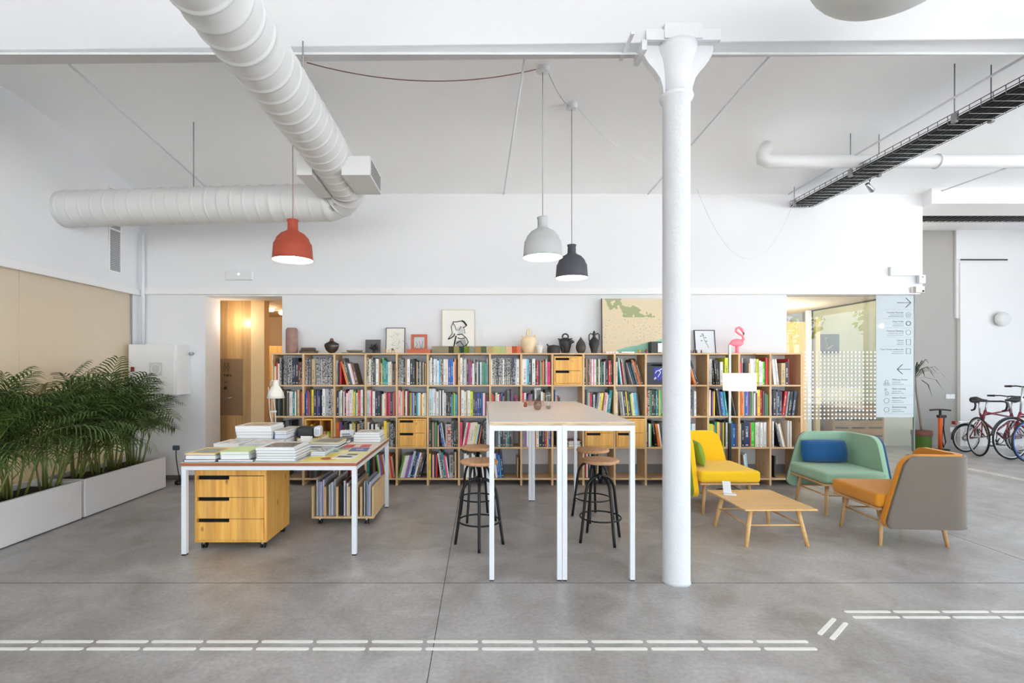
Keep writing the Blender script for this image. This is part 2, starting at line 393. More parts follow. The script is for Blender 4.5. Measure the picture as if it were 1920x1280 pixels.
# glazed room
struct(bx(4.14, 5.85, 7.25, 9.9, 2.53, 2.60), 'ceiling_glazed_room', mat('beige_ceiling', (232, 216, 194), .8))
gl = glassmat('clear_glass', (246, 248, 247), 0., .055)
gp = struct(bx(4.135, 5.87, WY+.02, WY+.032, 0.02, 2.535), 'window_6', gl, 'large glass pane with white dots beside the bookcase')
struct(bx(5.868, 5.882, WY+.015, WY+.037, 0, 2.54), 'trim_8', mat('glass_edge', (96, 112, 108), .3), 'dark green edge of the glass pane')
dots = MB()
PT = .0527; x0 = X_(1511, WY); z0 = Z_(660, WY)
for r_ in range(18):
    for c_ in range(19):
        cx = x0+c_*PT; cz = z0-r_*PT
        vs = [(cx+.013*cos(a*pi/6), WY+.017, cz+.013*sin(a*pi/6)) for a in range(12)]
        dots.add(vs, [tuple(range(12))])
o = dots.build('dot_pattern', mat('white_film', (240, 242, 242), .6), gp, norm=False)
# sign film
sx0, sx1 = X_(1644, WY), X_(1714.5, WY); sz0, sz1 = Z_(782, WY), 2.53
def film():
    m, nt, b = newmat('etched_film'); out = nt.nodes['Material Output']
    b.inputs['Base Color'].default_value = lin((190, 199, 204)); b.inputs['Roughness'].default_value = .3
    t = N(nt, 'ShaderNodeBsdfTransparent'); mx = N(nt, 'ShaderNodeMixShader'); mx.inputs[0].default_value = .22
    nt.links.new(b.outputs[0], mx.inputs[1]); nt.links.new(t.outputs[0], mx.inputs[2]); nt.links.new(mx.outputs[0], out.inputs['Surface'])
    return m
sgn = thing('wayfinding_sign', (sx0, WY+.012, sz0), 'pale blue wayfinding sign film with two black arrows on the glass', 'sign')
bx(0, sx1-sx0, 0, .003, 0, sz1-sz0).build('sign_film', film(), sgn)
SW = sx1-sx0
def SX(x): return X_(x, WY)-sx0
def SZ(y): return Z_(y, WY)-sz0
ink = mat('sign_ink', (40, 44, 54), .6); ink2 = mat('sign_ink_grey', (84, 92, 102), .6)
ar = MB()
def bar(mb, a, b, r): mb.tube([(SX(a[0]), -.002, SZ(a[1])), (SX(b[0]), -.002, SZ(b[1]))], r, 6)
bar(ar, (1683.5, 567), (1709, 567), .0035); bar(ar, (1699.5, 558), (1709, 567), .0035); bar(ar, (1699.5, 576), (1709, 567), .0035)
ar.build('right_arrow', ink, sgn)
ar = MB()
bar(ar, (1683.5, 692), (1709, 692), .0035); bar(ar, (1693.5, 683), (1683.5, 692), .0035); bar(ar, (1693.5, 701), (1683.5, 692), .0035)
ar.build('left_arrow', ink, sgn)
for y, s_ in ((587, 'Friendly Materials'), (604, 'Clear Code'), (621.5, 'Forward Thinking'), (639, 'Library'), (656, 'Open Forum auditorium')):
    text(s_, .032, ink2, sgn, (SX(1695.5), -.001, SZ(y)), align='RIGHT')
for y, s_ in ((713, 'Meet-up Room'), (730, 'Slow meeting'), (747, 'Silence Room'), (764.5, 'Brainstorming')):
    text(s_, .034, ink2, sgn, (SX(1674), -.001, SZ(y)), align='LEFT')
ln = MB()
for y, w_ in ((587, 28), (604, 20), (621.5, 31), (639, 12), (656, 22)):
    for k in (3, 6.5): bar(ln, (1695-w_*(.9 if k < 4 else 1), y+k), (1695, y+k), .0022)
for y in (713, 730, 747, 764.5):
    for k in (3.5, 7): bar(ln, (1674, y+k), (1674+(16 if k < 4 else 22), y+k), .0022)
for y in (580, 597, 614.5, 632, 649): bar(ln, (1656, y), (1713, y), .0008)
for y in (723, 741, 758.5, 775.5): bar(ln, (1658, y), (1713, y), .0008)
ln.build('small_print', ink2, sgn)
ic = MB()
def ring(x, y, r): ic.tube([(SX(x)+r*cos(a*pi/8), -.002, SZ(y)+r*sin(a*pi/8)) for a in range(16)], .0018, 5, closed=True)
for y in (590, 606, 623): ring(1704.5, y, .033)
ring(1704.5, 590, .012); ring(1704.5, 606, .026)
for y in (641, 658):
    bar(ic, (1700.5, y-5), (1708.5, y-5), .002); bar(ic, (1700.5, y+5), (1708.5, y+5), .002); bar(ic, (1700.5, y-5), (1700.5, y+5), .002); bar(ic, (1708.5, y-5), (1708.5, y+5), .002)
for y in (751, 768): ring(1663.5, y, .034)
ring(1663.5, 715, .02); ring(1660, 720, .014); ring(1667, 720, .014); ring(1662, 730, .014); ring(1664, 737, .02)
ic.build('icon', ink2, sgn)
# receding glass partition
gq = struct(bx(5.78, 5.79, 7.3, 8.86, 0, 2.5), 'window_7', glassmat('green_glass', (234, 232, 218), 0., .05), 'side glass partition of the glazed room')
struct(MB().box(5.775, 5.80, 7.26, 8.92, 2.50, 2.52).box(5.77, 5.80, 8.86, 8.885, 0, 2.52), 'trim_9', mat('dark_rail', (50, 52, 50), .4))
struct(MB().box(5.71, 5.77, 8.86, 8.92, 0, 2.52), 'trim_10', white_metal)
struct(MB().box(5.5, 6.22, 9.5, 9.56, 0, 2.38), 'door_2', wood('door_pine', (240, 200, 130), (222, 172, 96), 'Z', .7, .5, .5, .16), 'pine door inside the glazed room')
struct(MB().box(6.27, 6.35, 9.5, 9.6, 0, 2.45), 'trim_11', mat('pale_post', (238, 220, 176), .6))
struct(bx(6.3, 8.42, 9.87, 9.9, 0, 4.2), 'wall_glazed_room', mat('far_wall_lightened', (196, 192, 174), .8), 'beige stretch of the far wall, lightened and tinted behind the glass')  # lighter, tinted copy of the far wall, added to brighten the view
struct(bx(4.04, 4.14, 7.25, 9.9, 0, 2.6), 'wall_glazed_room', white_paint, 'inner side wall of the glazed room')
pc = thing('framed_picture', (6.58, 9.83, Z_(662, 9.83)), 'dark picture of a pale long-necked bird seen through the glass', 'picture')
bx(0, .36, 0, .03, 0, .37).build('picture_panel', mat('dark_pic', (52, 48, 44), .5), pc)
MB().tube([(.1, -.004, .02), (.09, -.004, .1), (.13, -.004, .16), (.1, -.004, .22), (.08, -.004, .28), (.12, -.004, .3)], .007, 6).tube([(.13, -.004, .08), (.18, -.004, .12), (.24, -.004, .16)], [.02, .014, .004], 6).build('bird_shape', mat('gold', (196, 178, 130), .5), pc)
cb = thing('slatted_cabinet', (6.45, 9.3, 0), 'low wooden cabinet with slotted drawers behind the glass', 'cabinet')
MB().box(0, .94, 0, .45, .02, .86).build('cabinet_body', wood('cabw', (160, 116, 74), (128, 92, 50), 'X', 1., 0), cb)
sl = MB()
for i in range(3):
    for k in range(5): sl.box(.04+i*.31, .28+i*.31, -.006, 0, .1+k*.15, .13+k*.15)
sl.build('slot', dark, cb)  # black strips laid on the front for the shade in the slots
# ---------------------------------------------------------------- bookcase
SY = 6.51; SX0 = -2.693; PITCH = .4003; ROWZ = [1.692, 1.292, .892, .492, .092]
bc = thing('bookcase', (SX0, SY, 0), 'long pine bookcase of square compartments along the back wall', 'bookcase')
for i in range(18):
    x = i*PITCH
    bx(x-.0125, x+.0125, 0, .34, .0, 1.682).build('upright', pine('Z'), bc)
for z in ROWZ:
    z2 = z+.0
    for i in range(17):
        bx(i*PITCH+.0125, (i+1)*PITCH-.0125, .002, .34, z2-.02, z2).build('shelf_board', pine('X'), bc) if z != 1.692 else None
bx(-.0125, 17*PITCH+.0125, 0, .34, 1.682, 1.70).build('top_board', pine('X'), bc)
CELLS = {}
R0 = ["W43r36W35m39k28m39m39M29m49m39k39B39k59R36M36",
"m49n25m38m28N58g39m48m39G28m39m49m39m49m39m28",
"G37k35r36|14|o27N25K49g36w35P25n55",
"m49W38m49k38m29w48N28n38N25e39t47t36w36w36N25k36m25",
"m49m39m38k38N28o18w58k58k38k27k27N26k36G36k26N36k25N25",
"G27w39m38w38C38w37c28m38n38w38W38w28b58b48w26o38k28",
"w49m39w38G28k38r28b26r36w35w28k38w36k35C36g36e36t35G38",
"w28m49m39M39m49m39w28m49m39m49M39B39m39w58",
"w98c38K48k28w68k37r37k27g37N36o27K36G38p66", "#D2",
"k49N38n38P38w38p28w38e28n38w28k37e26k36C26R27k48r47k38",
"k27W56|7|c27w39k37r26w38g38|16|w26B36t36k26w35n48o38o27k49w29",
"#BOX",
"k48w37b38t35w46|18|o37W27k48",
"G38G38|5|k47k37k47|0|w56_4Y69Y49",
"p26p35G29k45g35N35w48w38w38Y48w37w36E46r29r29",
"N27|6|w28w28w38w38|0|_3N75k76r28"]
R1 = ["N25k38m25e27k38n28Y27k37w27n26w37w37t36w27n28N38n28r27",
"k25b37r28P26K28y48B58k27v28B48B47w59G59m59G49",
"k57G37w38n26w27R38w36P37w48W38y27e28w36N28r38w28w38k28",
"C48P48r37w57k57B57k26N35w35W46r36k26p46k46g36r37",
"P58w37N28o28K38w37r37k36E26o26b36G26k46t36C36w36r25y25w46w36",
"C69w39w49G28w57g28w38k38w38w46k46k46k46c25e36Y26c55",
"R28w58w47N38w58Y57K46B46b46K46b36w26P26R35n35",
"N26r35n34W46w35r35b36g34n35|0|k27m38w28k38v28",
"p36w36B34v35g35k37w38M38k38w37N36k58k38",
"B48C27N24R24K33",
"k38k38g38w36r36B35G45|-7|g46w46y46n36P66w35t68",
"W38N37|6|g57w27k57y27k47B36Y35w46c46m35",
"r37m48e28k58k38t38k38N28E38",
"b38o28w38P28w38p46w57k37M38g38w47",
"k28w38k38v37y37|7|k39k38w39B38b47c47t47|12|k38m28k38",
"o48o48w28b48w27v37g28e28w37w36R36w38y48r48g27m36e35",
"B58k68g27B48k37B37|-7|r57G37k47k47B57"]
R2 = ["k57k57N45k66|0|m48m48k48", "#CUB",
"o47r37b37r35K57k46w46Y37N36k26N46m48m48",
"w37k36w36k36w36w34k34N34y48N37g37m46k37",
"#D2",
"k48k37N27m36e37k26N35|9|b46W27|0|SM59k59k38",
"p47|-10|W37p57W47W57W47y26C36B36o25|0|k37M38m38k38",
"m48m58M48C48k48K58m48t48k38n38",
"g48v38w48r38w47o48w48k58k48r37N38b37",
"_6k43w43N44", "#D1", "#D2",
"k47w36e36|8|k58o46w36K37m37k37y47",
"w48w48k48g37k58g37c46w36w46",
"Y86o35t47y37P37n37Y37k38w37k37b37t28b66",
"w36k47B98r27E77w37w37w37w37w37w37",
"R38w38|13|k37w37w36N27|0|_5w28w28w28"]
R3 = ["w46n46k46w25k46m36", "n46k46n34K56M56", "k46w45n36M46K47w36k46r36",
"t46k46k36n45|8|E36W36v36o46C26n36r36N36r36N35",
"|-14|e36y26w36w36w36v36v36C59k58b48w48n58k58",
"y37k36P36k36r36|8|w37m49t48p36w25|0|Ak38N38",
"m49m38w57w46m57w37|8|w36k36w36k36w36",
"C48|5|w47b57c26B58|0|_9_9_6N24", "", "",
"k27r27w37k37w27k37k47m37|-6|N46", "", "", "k46w46r36", "_4m25w25N35R34N35",
"n36n36|7|w36C37", "_8k35"]
for r_, R in enumerate((R0, R1, R2, R3)):
    for c_, s_ in enumerate(R): CELLS[(r_, c_)] = s_
BC = {'k': (26, 26, 28), 'K': (66, 66, 68), 'w': (232, 230, 226), 'W': (222, 212, 190), 'g': (128, 128, 128), 'G': (176, 178, 182), 'r': (196, 44, 44), 'R': (120, 28, 40),
      'o': (226, 118, 44), 'y': (238, 208, 30), 'Y': (196, 206, 46), 'b': (34, 84, 168), 'B': (28, 42, 82), 'c': (74, 170, 208), 'C': (176, 208, 220), 't': (24, 134, 134),
      'e': (76, 142, 76), 'E': (70, 190, 40), 'p': (216, 44, 110), 'P': (226, 170, 180), 'v': (140, 90, 160), 'n': (104, 76, 56), 'N': (196, 168, 126), 'm': (60, 60, 62), 'M': (50, 48, 48)}
BN = {'k': 'black', 'K': 'charcoal', 'w': 'white', 'W': 'cream', 'g': 'grey', 'G': 'light-grey', 'r': 'red', 'R': 'maroon', 'o': 'orange', 'y': 'yellow', 'Y': 'lime', 'b': 'blue', 'B': 'navy',
      'c': 'sky-blue', 'C': 'pale-blue', 't': 'teal', 'e': 'green', 'E': 'bright-green', 'p': 'magenta', 'P': 'pale-pink', 'v': 'purple', 'n': 'brown', 'N': 'tan', 'm': 'black-and-white', 'M': 'dark-speckled'}
def bookmat(k):
    nm = 'cover_'+BN[k]
    if nm in MATS: return MATS[nm]
    m, nt, b = newmat(nm); b.inputs['Roughness'].default_value = .45
    tc = N(nt, 'ShaderNodeTexCoord'); oi = N(nt, 'ShaderNodeObjectInfo')
    sx = N(nt, 'ShaderNodeSeparateXYZ'); nt.links.new(tc.outputs['Generated'], sx.inputs[0])
    base = lin(BC[k]); dk = sum(BC[k]) < 330
    ink_ = lin((225, 222, 214)) if dk else lin((40, 38, 42))
    def M_(op, a, b_=None, c_=None):
        n = N(nt, 'ShaderNodeMath', operation=op)
        for i, v in enumerate((a, b_, c_)):
            if v is None: continue
            if isinstance(v, (int, float)): n.inputs[i].default_value = v
            else: nt.links.new(v, n.inputs[i])
        return n.outputs[0]
    # letters: noise bands running along the spine, offset per book
    cm = N(nt, 'ShaderNodeCombineXYZ')
    off = M_('MULTIPLY', oi.outputs['Random'], 57.0)
    nt.links.new(M_('ADD', M_('MULTIPLY', sx.outputs['Z'], 44.0), off), cm.inputs[2])
    nt.links.new(M_('MULTIPLY', sx.outputs['X'], 3.0), cm.inputs[0])
    nz = N(nt, 'ShaderNodeTexNoise'); nz.inputs['Scale'].default_value = 1.; nz.inputs['Detail'].default_value = 1.
    nt.links.new(cm.outputs[0], nz.inputs['Vector'])
    if k in 'mM':
        nz2 = N(nt, 'ShaderNodeTexNoise'); nz2.inputs['Scale'].default_value = 1.; nz2.inputs['Detail'].default_value = 3.
        cm2 = N(nt, 'ShaderNodeCombineXYZ'); nt.links.new(M_('ADD', M_('MULTIPLY', sx.outputs['Z'], 15.0), off), cm2.inputs[2]); nt.links.new(M_('MULTIPLY', sx.outputs['X'], 2.2), cm2.inputs[0])
        nt.links.new(cm2.outputs[0], nz2.inputs['Vector'])
        rp = N(nt, 'ShaderNodeValToRGB'); rp.color_ramp.interpolation = 'CONSTANT'
        el = rp.color_ramp.elements
        el[0].color = lin((24, 24, 26)); el[1].position = .5 if k == 'm' else .58; el[1].color = lin((172, 170, 166))
        q = el.new(.43); q.color = lin((84, 84, 86) if k == 'm' else (60, 54, 50))
        nt.links.new(nz2.outputs['Fac'], rp.inputs['Fac'])
        # dotted label near the foot of the spine
        dz = M_('MULTIPLY', M_('LESS_THAN', sx.outputs['Z'], .28), M_('GREATER_THAN', M_('SINE', M_('MULTIPLY', sx.outputs['Z'], 150.0)), .55))
        dzx = M_('MULTIPLY', dz, M_('LESS_THAN', M_('ABSOLUTE', M_('SUBTRACT', sx.outputs['X'], .5)), .25))
        mx = N(nt, 'ShaderNodeMix', data_type='RGBA'); nt.links.new(dzx, mx.inputs['Factor']); nt.links.new(rp.outputs[0], mx.inputs['A']); mx.inputs['B'].default_value = lin((228, 226, 220))
        nt.links.new(mx.outputs['Result'], b.inputs['Base Color'])
    else:
        zlo = M_('MULTIPLY_ADD', oi.outputs['Random'], .3, .18)
        band = M_('MULTIPLY', M_('GREATER_THAN', sx.outputs['Z'], zlo), M_('LESS_THAN', sx.outputs['Z'], M_('ADD', zlo, .42)))
        cen = M_('LESS_THAN', M_('ABSOLUTE', M_('SUBTRACT', sx.outputs['X'], .5)), .2)
        let = M_('GREATER_THAN', nz.outputs['Fac'], .5)
        foot = M_('MULTIPLY', M_('LESS_THAN', M_('ABSOLUTE', M_('SUBTRACT', sx.outputs['Z'], .07)), .02), cen)
        fac = M_('MAXIMUM', M_('MULTIPLY', M_('MULTIPLY', band, cen), let), foot)
        fac = M_('MULTIPLY', fac, .8)
        mx = N(nt, 'ShaderNodeMix', data_type='RGBA'); mx.inputs['A'].default_value = base; mx.inputs['B'].default_value = ink_
        nt.links.new(fac, mx.inputs['Factor']); nt.links.new(mx.outputs['Result'], b.inputs['Base Color'])
    MATS[nm] = m
    return m
pages = mat('page_edges', (226, 220, 206), .8)
def bookmesh(mb, w, h, d, m0=0, m1=1, mtx=None, y0=0.):
    t = min(.0028, w*.2)
    # hollow cover: spine at y0, boards on both sides, page block between
    mb.box(0, w, y0, y0+t, 0, h, m0, mtx).box(0, t, y0+t, y0+d, 0, h, m0, mtx).box(w-t, w, y0+t, y0+d, 0, h, m0, mtx)
    mb.box(t, w-t, y0+t, y0+d-.006, .003, h-.004, m1, mtx)
ORD = 'zeroth first second third fourth fifth sixth seventh eighth ninth tenth eleventh twelfth thirteenth fourteenth fifteenth sixteenth seventeenth eighteenth nineteenth twentieth twenty-first twenty-second'.split()
ROWN = ['top', 'second', 'third', 'bottom']
U = .0071
books = []
def parse(s_):
    toks = []; i = 0; lean = 0.
    while i < len(s_):
        ch = s_[i]
        if ch == '|':
            j_ = s_.index('|', i+1); toks.append(('L', float(s_[i+1:j_]))); i = j_+1
        elif ch == '_': toks.append(('_', int(s_[i+1]))); i += 2
        elif ch in 'SA': toks.append((ch,)); i += 1
        else: toks.append((ch, int(s_[i+1]), int(s_[i+2]))); i += 3
    return toks
def wt(r_, c_, fx):
    x = c_+fx
    if r_ == 2 and c_ == 0: return .3
    if r_ == 3 and c_ <= 2: return .12
    if r_ == 3 and c_ == 3: return .6
    if r_ == 1 and c_ in (7, 8, 9): return .45
    if r_ == 0 and x < .8: return .8
    if r_ == 1 and x < .45: return .6
    if r_ == 2 and c_ == 3 and x < 3.6: return .2
    if r_ == 2 and c_ == 2: return .7
    if 12.5 < x < 13.45: return .0
    if r_ in (2, 3) and 6.95 < x < 7.2: return .0
    if r_ == 3 and c_ == 6: return .3
    if r_ == 3 and c_ == 10: return .3
    if r_ >= 2 and 13 <= x <= 14.6: return .25 if r_ == 2 else .02
    if 14.6 < x < 15.5 and r_ == 0: return .5
    if r_ == 2 and 8.1 < x < 8.4: return .1
    if r_ == 3 and c_ >= 14: return .5
    return 1.
for (r_, c_), s_ in CELLS.items():
    if not s_ or s_[0] == '#': continue
    x = c_*PITCH+.0125+.002; xe = (c_+1)*PITCH-.0125-.002; zb = ROWZ[r_+1]
    toks = parse(s_)
    # width used, to fit the compartment
    tot = 0
    for t_ in toks:
        tot += {'L': 0, '_': t_[1] if t_[0] == '_' else 0, 'S': 11, 'A': 7}.get(t_[0], t_[1] if len(t_) > 2 else 0)
    has = any(t_[0] == 'L' and t_[1] for t_ in toks)
    def span(u_):
        xx = x; ln_ = 0.; lh = 0.; fi = False
        for t_ in toks:
            if t_[0] == 'L':
                if ln_ < 0: xx += lh*sin(radians(-ln_))
                ln_ = t_[1]; fi = ln_ > 0; continue
            if t_[0] == '_': xx += t_[1]*u_; continue
            wu, hh = (11, 6) if t_[0] == 'S' else ((7, 6) if t_[0] == 'A' else t_[1:])
            h_ = .348 if hh == 9 else .185+.0184*hh+.004
            if fi: xx += h_*sin(radians(ln_)); fi = False
            lh = h_; xx += (wu*u_-.0008)/cos(radians(ln_))+.0004
        if ln_ < 0: xx += lh*sin(radians(-ln_))
        return xx
    u = U
    if tot > 40 and not has: u = (xe-x-.002)/tot
    while span(u) > xe-.001: u *= .985
    lean = 0.; lasth = 0.; first = False; k = 0
    for t_ in toks:
        if t_[0] == 'L':
            if lean < 0: x += lasth*sin(radians(-lean))*1.0
            lean = t_[1]; first = lean > 0; continue
        if t_[0] == '_': x += t_[1]*u; continue
        k += 1
        if t_[0] in 'SA': ch, wu, hh = ('G', 11, 6) if t_[0] == 'S' else ('G', 7, 6)
        else: ch, wu, hh = t_
        w_ = wu*u-.0008; h_ = .185+.0184*hh+rnd.uniform(-.004, .004); d_ = rnd.uniform(.2, .27)
        if hh == 9: h_ = .348
        if first:
            x += h_*sin(radians(lean)); first = False
        a = radians(lean)
        y_ = rnd.uniform(.012, .05)
        z_ = 0
        if lean >= 0: px_ = x; rot = -a; adv = w_/cos(a)
        else: px_ = x; rot = -a; adv = w_/cos(a); z_ = w_*sin(-a)
        books.append(dict(r=r_, c=c_, k=k, ch=ch, w=w_, h=h_, d=d_, x=SX0+px_, y=SY+y_, z=zb+.001+z_, rot=rot, sp=t_[0], area=w_*h_*wt(r_, c_, (px_/PITCH) % 1)))
        lasth = h_; x += adv+.0004
books.sort(key=lambda b: -b['area'])
rest = MB(); restm = []
def mi_of(ch):
    m = mat('plain_'+BN[ch], BC[ch] if ch not in 'mM' else (92, 92, 92), .5)
    if m not in restm: restm.append(m)
    return restm.index(m)
restm.append(pages)
NIND = 300; made = 0; print('BOOKS', len(books))
for b in books:
    if b['area'] <= 0 and b['sp'] not in 'SA': 
        if 12.5 < (b['x']-SX0)/PITCH < 13.3: pass
    if made < NIND or b['sp'] in 'SA':
        mb = MB(); bookmesh(mb, b['w'], b['h'], b['d'])
        o = mb.build('book', [bookmat(b['ch']) if b['sp'] not in 'SA' else mat('cover_silver', (170, 168, 166), .5), pages], None, (b['x'], b['y'], b['z']), rot=(0, b['rot'], 0), norm=False)
        hz = 'tall' if b['h'] > .32 else ('short' if b['h'] < .265 else 'medium')
        ws = 'thick' if b['w'] > .031 else ('slim' if b['w'] < .019 else '')
        ws = (ws+' ') if ws else ''
        if b['sp'] == 'S':
            text('S,M,L,XL', .075, mat('cover_red_ink', (206, 70, 50), .5), o, (b['w']*.28, -.001, b['h']-.02), rot=(pi/2, pi/2, 0), ext=.0005, bold=.001)
            lab = 'very thick silver book with red lettering down its spine in the bookcase'
        elif b['sp'] == 'A':
            text('Alvar Aalto', .044, mat('ink', (28, 26, 26), .6), o, (b['w']*.3, -.001, b['h']-.02), rot=(pi/2, pi/2, 0), ext=.0005, bold=.001)
            lab = 'thick silver book with black lettering down its spine in the bottom row'
        else:
            lab = '%s %s%s book, %s in the %s compartment from the doorway, %s shelf row' % (hz, ws, BN[b['ch']], ORD[b['k']], ORD[b['c']+1], ROWN[b['r']])
        tag(o, lab, 'book', 'books in the long pine bookcase')
        made += 1
    else:
        mt = Matrix.Translation((b['x'], b['y'], b['z'])) @ Matrix.Rotation(b['rot'], 4, 'Y')
        bookmesh(rest, b['w'], b['h'], b['d'], mi_of(b['ch']), 0, mt)
o = rest.build('remaining_books', restm, norm=False)
tag(o, 'remaining narrower books filling the pine bookcase compartments', 'books', 'books in the long pine bookcase', 'stuff')
# horizontal items over the books / flat book pile in row three
def flatpile(x, y, z, specs, labs, grp=None):
    zz = z
    out = []
    for i, (w_, d_, t_, ch, dx, dy, ro) in enumerate(specs):
        mb = MB()
        mb.box(-w_/2, w_/2, 0, d_, 0, .003).box(-w_/2, w_/2, 0, d_, t_-.003, t_).box(-w_/2, -w_/2+.003, 0, d_, .003, t_-.003)
        mb.box(-w_/2+.003, w_/2-.004, .004, d_-.004, .003, t_-.003, 1)
        o = mb.build('flat_book', [bookmat(ch) if isinstance(ch, str) else ch, pages], None, (x+dx, y+dy, zz), rot=(0, 0, radians(ro)), norm=False)
        if labs: tag(o, labs[i], 'book', grp)
        zz += t_+.0003; out.append(o)
    return out
pz = ROWZ[3]+.001
flatpile(X_(1077, 6.6), 6.56, pz, [(.16, .2, .02, 'w', 0, 0, 3), (.17, .2, .018, 'k', .0, 0, -2), (.15, .2, .02, 'w', -.005, 0, 2), (.16, .2, .016, 'R', .0, 0, 0)],
         ['white book at the bottom of the small flat pile behind the high table', 'black book second from the bottom of the flat pile in the bookcase', 'white book third up in the small flat pile in the bookcase', 'dark red book on top of the small flat pile in the bookcase'], 'flat pile in the bookcase')
# pull-out drawer boxes in the compartments
def drawerbox(r_, c_, lab, dy=0.):
    x = SX0+c_*PITCH+.019; z = ROWZ[r_+1]+.001
    W_ = PITCH-.038; H_ = .366
    t = thing('drawer_box', (x, SY-.012+dy, z), lab, 'drawer box', 'wooden drawer boxes set in the bookcase')
    MB().box(0, .02, 0, .32, 0, H_).box(W_-.02, W_, 0, .32, 0, H_).box(.02, W_-.02, 0, .32, H_-.02, H_).box(.02, W_-.02, 0, .32, 0, .018).box(.02, W_-.02, .3, .32, .018, H_-.02).box(.02, W_-.02, .05, .3, .18, .184).build('box_frame', honey('Z'), t, bevel=.0015)
    for q, z0 in enumerate((.02, .184)):
        h = .16
        f = MB().prism([(.022, z0), (W_-.022, z0), (W_-.022, z0+h), (.195, z0+h), (.195, z0+h-.028), (.022, z0+h-.028)], -.004, .014)
        f.build('drawer_front', honey('Z'), t, bevel=.001)
    bx(.022, W_-.022, .02, .03, .02, H_-.022).build('drawer_shade', dark, t)  # black sheet standing in for shade behind the drawer fronts
drawerbox(2, 4, 'wooden two-drawer box in the bookcase behind the corner of the book table')
drawerbox(0, 9, 'wooden two-drawer box in the top row under the round black jugs')
drawerbox(2, 10, 'wooden two-drawer box seen through the high table frame above the stools')
drawerbox(2, 11, 'wooden two-drawer box in the bookcase nearest the white column')
# open two-hole cubby box
x = SX0+1*PITCH+.019; z = ROWZ[3]+.001
t = thing('cubby_box', (x, SY-.01, z), 'open wooden box with two cubbies holding small coloured boxes in the bookcase', 'box')
MB().box(0, .022, 0, .3, 0, .366).box(.34, .362, 0, .3, 0, .366).box(.022, .34, 0, .3, .344, .366).box(.022, .34, 0, .3, 0, .022).box(.196, .212, .01, .3, .022, .344).build('box_frame', honey('Z'), t, bevel=.001)
bx(.022, .34, .29, .3, .022, .344).build('back_panel', mat('orange_back', (176, 108, 48), .6), t)
for i, (xa, w_, h_, ch) in enumerate(((.06, .022, .26, 'y'), (.084, .03, .2, 'b'), (.226, .026, .17, 'N'), (.255, .012, .17, 'g'), (.27, .03, .17, 'y'), (.303, .02, .17, 'e'))):
    mb = MB(); bookmesh(mb, w_, h_, .18)
    o = mb.build('small_folder', [bookmat(ch), pages], None, (x+xa, SY+.05, z+.023), norm=False)
    tag(o, 'small %s folder standing in the open wooden cubby box, %s along' % (BN[ch], ORD[i+1]), 'folder', 'folders in the cubby box')
# black crate with ear symbol
x = SX0+12*PITCH+.016; z = ROWZ[1]+.001
t = thing('storage_crate', (x, SY+.01, z), 'black storage crate with a blue ear symbol half behind the white column', 'crate')
ft = mat('crate_black', (24, 28, 44), .5)
MB().box(0, .36, .0, .012, 0, .24).box(0, .06, 0, .012, .24, .265).box(.20, .36, 0, .012, .24, .265).box(0, .36, 0, .012, .265, .285).box(0, .012, .012, .3, 0, .285).box(.348, .36, .012, .3, 0, .285).box(0, .36, .29, .3, 0, .285).box(.012, .348, .012, .29, 0, .01).build('crate_body', ft, t)
bx(.09, .24, -.002, 0, .06, .22).build('blue_label', mat('label_blue', (36, 44, 150), .5), t)
MB().tube([(.105, -.004, .145), (.12, -.004, .175), (.15, -.004, .185), (.175, -.004, .165), (.165, -.004, .14), (.15, -.004, .12), (.14, -.004, .10)], .006, 6).tube([(.155, -.004, .185), (.19, -.004, .205)], .008, 6).tube([(.09, -.004, .07), (.115, -.004, .095)], .011, 6).build('ear_symbol', mat('label_white', (235, 235, 240), .5), t)
text('T', .04, mat('label_white', (235, 235, 240), .5), t, (.19, -.003, .075))
# small white framed card on a shelf, wall socket behind the shelf
# ---------------------------------------------------------------- objects on top of the bookcase
TZ = 1.70
def top(x, Y=6.66): return Vector((X_(x, Y), Y, TZ))
def HZ(y, Y=6.66): return Z_(y, Y)-TZ
terr = mat('terracotta_rough', (150, 118, 108), .85, var=.2, vscale=14)
o = MB().lathe([(.05, 0), (.072, .005), (.077, .05), (.076, .25), (.075, .31), (.062, .325), (.06, .335), (.055, .335), (.055, .1)], 28).build('tall_vase', terr, None, top(547)+Vector((0, 0, .0)))
tag(o, 'tall rough reddish stone vase on the doorway end of the bookcase', 'vase')
brz = mat('old_wood_tray', (82, 66, 54), .7, var=.2, vscale=20)
o = MB().box(-.105, .105, -.06, .06, 0, .035).box(-.09, .08, -.05, .05, .035, .075).box(-.095, -.07, -.05, .05, .035, .05).build('carved_block', brz, None, top(579), bevel=.006)
tag(o, 'dark carved wooden block lying on the bookcase beside the tall stone vase', 'ornament')
t = thing('dark_bowl_ornament', top(622), 'dark brown pointed bowl ornament standing upright on the bookcase', 'ornament')
bw = MB(); prof = [(0, 0), (.045, .012), (.08, .05), (.098, .1), (.095, .125), (.06, .145), (.03, .16), (.022, .185), (.001, .2)]
bw.lathe(prof, 28); o = bw.build('bowl_body', mat('dark_glaze', (48, 38, 32), .2), t); o.scale = (1, .45, 1)
o = MB().lathe([(.03, .158), (.024, .185), (.012, .2), (.001, .202)], 16).build('knob', mat('redbrown', (96, 52, 40), .5), t); o.scale = (1, .5, 1)
o = MB().box(-.15, .15, -.08, .08, 0, .012).build('green_slab', mat('green_stone', (96, 108, 78), .6), None, top(664), bevel=.003); tag(o, 'thin green stone slab lying on the bookcase', 'slab')
